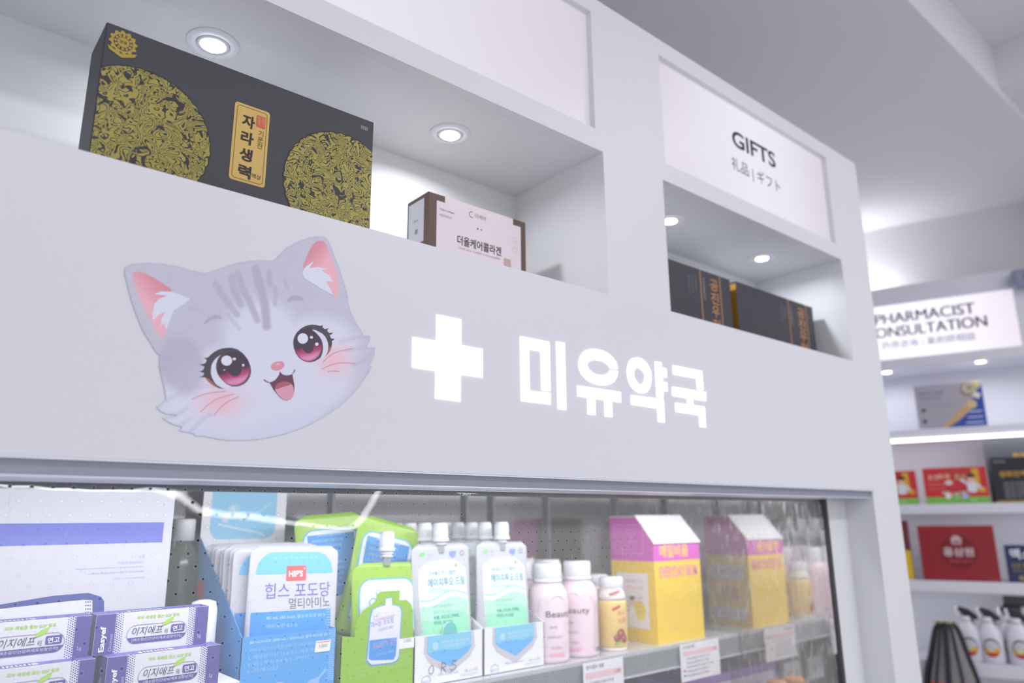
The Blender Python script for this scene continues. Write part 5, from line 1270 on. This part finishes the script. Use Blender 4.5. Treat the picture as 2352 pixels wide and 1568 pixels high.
p.poly([(.0003, zm), (Dd - .0003, zm), (Dd - .0003, zf - .001), (Dd - .052, zbk - .001), (.0003, zbk - .001)], MG, 1)
MGL = ink((236, 170, 224))
p.frame(Dd * .10, zm + .016, Dd * .78, zbk - .018, .0012, MGL, 2)
for i in range(7): p.text('영양 정보 총 내용량 300 g 열량 나트륨 단백질', Dd * .16, zbk - .034 - i * .0092, .0050, MGL, 2, w=Dd * (.50 - .03 * (i % 3)))
p.poly(rrect(Dd * .12, ZS + .030, Dd * .84, zm - .028, .002), ink((240, 236, 240)), 2)
for i in range(2): p.text('쾌변 습관의 시작은', Dd * .34, zm - .050 - .014 * i, .0075, ink((226, 140, 180)), 3, w=Dd * .40)
for i in range(4): p.text('하루 한 병으로 가볍게', Dd * .34, zm - .086 - .010 * i, .0050, ink((150, 140, 150)), 3, w=Dd * .36)
p.poly(ell(Dd * .62, ZS + .070, .020, .022), ink((250, 222, 70)), 3); p.poly(smooth_loop([(Dd * .42, ZS + .036), (Dd * .40, ZS + .060), (Dd * .46, ZS + .084), (Dd * .54, ZS + .066), (Dd * .56, ZS + .036)], 3), ink((246, 246, 250)), 4); p.poly(ell(Dd * .47, ZS + .090, .009), ink((244, 210, 190)), 4); p.poly(ell(Dd * .47, ZS + .096, .008, .005), ink((110, 80, 60)), 5)
wb(p.mb, 'side_print', bx_, 'magenta band and white info panel', recalc=False)
p = Print(lambda u, v, off=0.0: (xb + off, ya + u, v))
p.poly([(Dd - .0003, zm), (.0003, zm), (.0003, zf - .001), (.052, zbk - .001), (Dd - .0003, zbk - .001)], MG, 1)
p.rect(Dd * .12, zm - .062, Dd * .92, zm - .026, ink((226, 224, 230)), 2); p.text('매일 가볍게', Dd * .2, zm - .050, .012, ink((200, 120, 190)), 3, w=Dd * .6); p.rect(Dd * .12, ZS + .016, Dd * .92, ZS + .046, ink((226, 224, 230)), 2); p.text('유통기한 하단표기', Dd * .2, ZS + .026, .008, ink((120, 120, 130)), 3, w=Dd * .5)
p.poly(ell(Dd * .45, (zm + ZS) / 2 - .01, .030, .022), ink((220, 160, 30)), 2)
wb(p.mb, 'end_print', bx_, recalc=False)

# ---- lower shelf goods peeking under the upper shelf
PUR = mat('purple_carton', (150, 116, 196), 0.45); ORC = mat('orange_cap', (246, 160, 66), 0.4); PINKC = mat('peach_jar', (240, 196, 176), 0.4)
A = at(1556, 1568, 1.16); B = at(1690, 1553, 1.16)
W = B[0] - A[0]; Hh = at(1600, 1562, 1.16)[2] - ZL
r, F = carton('purple_box', 'purple box on the lower shelf below the yellow carton', 'box', W, .12, Hh, ((A[0] + B[0]) / 2, 1.16, ZL), PUR)
p = Print(F['front']); p.rect(.01, Hh * .5, W - .01, Hh * .9, ink((226, 214, 240)), 1); p.text('콜라겐', W * .5, Hh * .62, .03, LAV, 2, align='c'); p.build('front_print', r)
for x_, y_, lab in ((1.575, 1.055, 'orange capped jar on the lower shelf nearest the mirrored end wall'), (1.645, 1.06, 'orange capped jar beside the mirrored end wall')):
    t = thing('jar', lab, 'jar', (x_, y_, ZL), 0, 'orange capped jars on the lower shelf')
    MB().lathe([(.026, 0), (.028, .004), (.028, .125), (.022, .135)], PINKC, n=24).build('jar', t); MB().lathe([(.025, .135), (.025, .158), (.022, .162)], ORC, n=24).build('cap', t)
for x_, lab, cc_ in ((1.20, 'dark green box on the lower shelf below the pink bottles', (70, 90, 76)), (1.33, 'grey box on the lower shelf between the two price cards', (120, 116, 122)), (0.98, 'olive box on the lower shelf under the white carton', (120, 122, 104))):
    r, F = carton('supplement_box', lab, 'box', .11, .12, .17, (x_, 1.20, ZL), mat('box_%d' % cc_[0], cc_, .5))
    p = Print(F['front']); p.rect(.012, .09, .098, .15, ink((206, 204, 210)), 1); p.text('비타민', .055, .11, .018, TXG, 2, align='c'); p.build('front_print', r)

# ================================================================ clear perforated night curtain
def film_mat():
    m = bpy.data.materials.new('curtain_film'); m.use_nodes = True; nt = m.node_tree; L = nt.links.new
    out = nt.nodes['Material Output']; nt.nodes.remove(nt.nodes['Principled BSDF'])
    def M(op, a, b_=None):
        n = nt.nodes.new('ShaderNodeMath'); n.operation = op
        for i, x in enumerate((a, b_)):
            if x is None: continue
            if isinstance(x, (int, float)): n.inputs[i].default_value = x
            else: L(x, n.inputs[i])
        return n.outputs[0]
    tc = nt.nodes.new('ShaderNodeUVMap'); tc.uv_map = 'UVMap'; sp = nt.nodes.new('ShaderNodeSeparateXYZ'); L(tc.outputs[0], sp.inputs[0])
    u, v = sp.outputs[0], sp.outputs[1]
    PU, PV, R = 0.0183, 0.0139, 0.0016
    row = M('FLOOR', M('DIVIDE', v, PV)); odd = M('MODULO', M('ABSOLUTE', row), 2.0)
    uu = M('ADD', M('DIVIDE', u, PU), M('MULTIPLY', odd, 0.5))
    du = M('MULTIPLY', M('SUBTRACT', M('FRACT', uu), 0.5), PU); dv = M('MULTIPLY', M('SUBTRACT', M('FRACT', M('DIVIDE', v, PV)), 0.5), PV)
    d = M('SQRT', M('ADD', M('MULTIPLY', du, du), M('MULTIPLY', dv, dv)))
    hole = M('LESS_THAN', d, R); ring = M('MULTIPLY', M('LESS_THAN', d, R * 1.3), M('SUBTRACT', 1.0, hole))
    tr = nt.nodes.new('ShaderNodeBsdfTransparent'); tr.inputs[0].default_value = (0.98, 0.98, 0.985, 1)
    tr2 = nt.nodes.new('ShaderNodeBsdfTransparent')
    df = nt.nodes.new('ShaderNodeBsdfDiffuse'); df.inputs[0].default_value = (0.96, 0.96, 0.97, 1)
    tl = nt.nodes.new('ShaderNodeBsdfTranslucent'); tl.inputs[0].default_value = (0.96, 0.96, 0.97, 1)
    gl = nt.nodes.new('ShaderNodeBsdfGlossy'); gl.inputs['Roughness'].default_value = 0.015; gl.inputs['Color'].default_value = (1, 1, 1, 1)
    def mix(f, a, b_):
        n = nt.nodes.new('ShaderNodeMixShader')
        if isinstance(f, (int, float)): n.inputs[0].default_value = f
        else: L(f, n.inputs[0])
        L(a.outputs[0], n.inputs[1]); L(b_.outputs[0], n.inputs[2]); return n
    fr_ = nt.nodes.new('ShaderNodeFresnel'); fr_.inputs[0].default_value = 1.45
    nz = nt.nodes.new('ShaderNodeTexNoise'); nz.inputs['Scale'].default_value = 1.0; nz.inputs['Detail'].default_value = 2
    mp = nt.nodes.new('ShaderNodeMapping'); mp.inputs['Scale'].default_value = (170, 28, 1); L(tc.outputs[0], mp.inputs[0]); L(mp.outputs[0], nz.inputs['Vector'])
    streak = M('MULTIPLY', M('GREATER_THAN', nz.outputs['Fac'], 0.70), 0.10)
    haze = M('ADD', streak, M('ADD', 0.17, M('MULTIPLY', ring, 0.0)))
    body = mix(haze, tr, mix(0.5, df, tl))
    body = mix(M('MULTIPLY', fr_.outputs[0], 0.8), body, gl)
    rim = nt.nodes.new('ShaderNodeBsdfDiffuse'); rim.inputs[0].default_value = (0.62, 0.63, 0.66, 1)
    body = mix(M('MULTIPLY', ring, 0.5), body, rim)
    fin = mix(hole, body, tr2)
    L(fin.outputs[0], out.inputs['Surface']); return m
FILM = film_mat()
x0, x1, z0, z1 = -0.22, XM - 0.004, -0.62, 0.0440
nu, nv = 420, 140
rr = np.random.RandomState(11)
ph = rr.uniform(0, 6.28, 24); fx = rr.uniform(2, 26, 24); fz = rr.uniform(2, 20, 24)
def fy_(x, z):
    t = sum(math.sin(fx[k] * x * 2.2 + ph[k]) * math.sin(fz[k] * z + ph[-1 - k]) / (1 + fx[k] * .35) for k in range(24))
    s = max(0.0, min(1.0, (z1 - z) / .06))
    return 0.8785 + 0.0011 * s * t + 0.00004 * s * math.sin(x * 2 * PI / 0.0366) * math.exp(-((z1 - z) / .08) ** 2)
vs = []; uvs = []
for j in range(nv + 1):
    for i in range(nu + 1):
        x = x0 + (x1 - x0) * i / nu; z = z0 + (z1 - z0) * j / nv
        vs.append((x, fy_(x, z), z)); uvs.append((x + 3.0, z + 3.0))
fs = [(j * (nu + 1) + i, j * (nu + 1) + i + 1, (j + 1) * (nu + 1) + i + 1, (j + 1) * (nu + 1) + i) for j in range(nv) for i in range(nu)]
mb = MB(); mb.add(vs, fs, FILM, True)
film = mb.build('night_curtain', recalc=False)
uvl = film.data.uv_layers.new(name='UVMap')
li = np.zeros(len(film.data.loops), dtype=np.int32); film.data.loops.foreach_get('vertex_index', li)
uvl.data.foreach_set('uv', np.array(uvs)[li].ravel())
tag(film, 'clear perforated plastic curtain hanging in front of the fridge goods', 'curtain')

# ================================================================ light
def area(name, loc, rot, sx, sy, e, col=(1, 1, 1), spread=180):
    l = bpy.data.lights.new(name, 'AREA'); l.shape = 'RECTANGLE'; l.size = sx; l.size_y = sy; l.energy = e; l.color = col; l.spread = math.radians(spread)
    o = bpy.data.objects.new(name, l); COL.objects.link(o); o.location = loc; o.rotation_euler = rot; return o
COOL = (0.96, 0.97, 1.0)
area('unseen_ceiling_lamp', (0.3, -1.3, 1.56), (0, 0, 0), 1.2, 0.3, 15, COOL)
area('unseen_ceiling_lamp', (1.9, -1.3, 1.56), (0, 0, 0), 1.2, 0.3, 24, COOL)
area('unseen_ceiling_lamp', (2.25, -0.35, 1.565), (0, 0, 0), 0.6, 0.3, 4.5, COOL)  # added fill without a known fixture, brightens the right-hand side
area('showcase_lamp', (0.84, 0.955, 0.109), (math.radians(30), 0, 0), 1.66, 0.03, 5.6, (0.98, 0.985, 1.0), 175)
area('opposite_shelf_lamp', (1.2, -2.2, 0.17), (math.radians(90), 0, 0), 5.0, 0.018, 8.0, COOL)
lw = area('pharmacy_niche_lamp', PW(0.15, 0.10, 0.60), (0, 0, PR), 1.0, 0.05, 0.35, COOL)
for z in (0.298, 0.005, -0.30):
    area('pharmacy_shelf_lamp', PW(0.3, 0.04, z), (math.radians(20), 0, PR), 1.2, 0.02, 0.5, COOL)
area('cove_lamp', PW(-0.25, 0.27, 0.995), (math.radians(150), 0, PR), 0.6, 0.06, 3.2, COOL)
wd = bpy.data.worlds.new('room_light'); SC.world = wd; wd.use_nodes = True
bg = wd.node_tree.nodes['Background']; bg.inputs[0].default_value = (0.84, 0.85, 0.90, 1); bg.inputs[1].default_value = 0.87

# ================================================================ camera
cam = bpy.data.cameras.new('camera'); co = bpy.data.objects.new('camera', cam); COL.objects.link(co)
cam.sensor_fit = 'HORIZONTAL'; cam.sensor_width = 36.0; cam.lens = 36.0 * FPX / 2352
cam.clip_start = 0.02; cam.clip_end = 50
r_, f_, u_ = RC[:, 0], RC[:, 1], RC[:, 2]
co.matrix_world = Matrix(((r_[0], u_[0], -f_[0], 0), (r_[1], u_[1], -f_[1], 0), (r_[2], u_[2], -f_[2], 0), (0, 0, 0, 1)))
cam.dof.use_dof = True; cam.dof.focus_distance = 0.98; cam.dof.aperture_fstop = 2.9
SC.camera = co
bpy.data.objects.remove(_TYPE['ob']); bpy.data.curves.remove(_TYPE['cur'])
for o in list(SC.objects):
    if o.parent is None: o.location.z += LIFT
SC.view_settings.view_transform = 'Standard'; SC.view_settings.look = 'None'; SC.view_settings.gamma = 1.0; SC.view_settings.exposure = 0.0
SC.view_settings.use_curve_mapping = False
SC.cycles.use_denoising = True
SC.cycles.max_bounces = 10; SC.cycles.diffuse_bounces = 4; SC.cycles.glossy_bounces = 5; SC.cycles.transmission_bounces = 6; SC.cycles.transparent_max_bounces = 20
SC.cycles.sample_clamp_indirect = 5.0
SC.cycles.caustics_reflective = True; SC.cycles.caustics_refractive = False
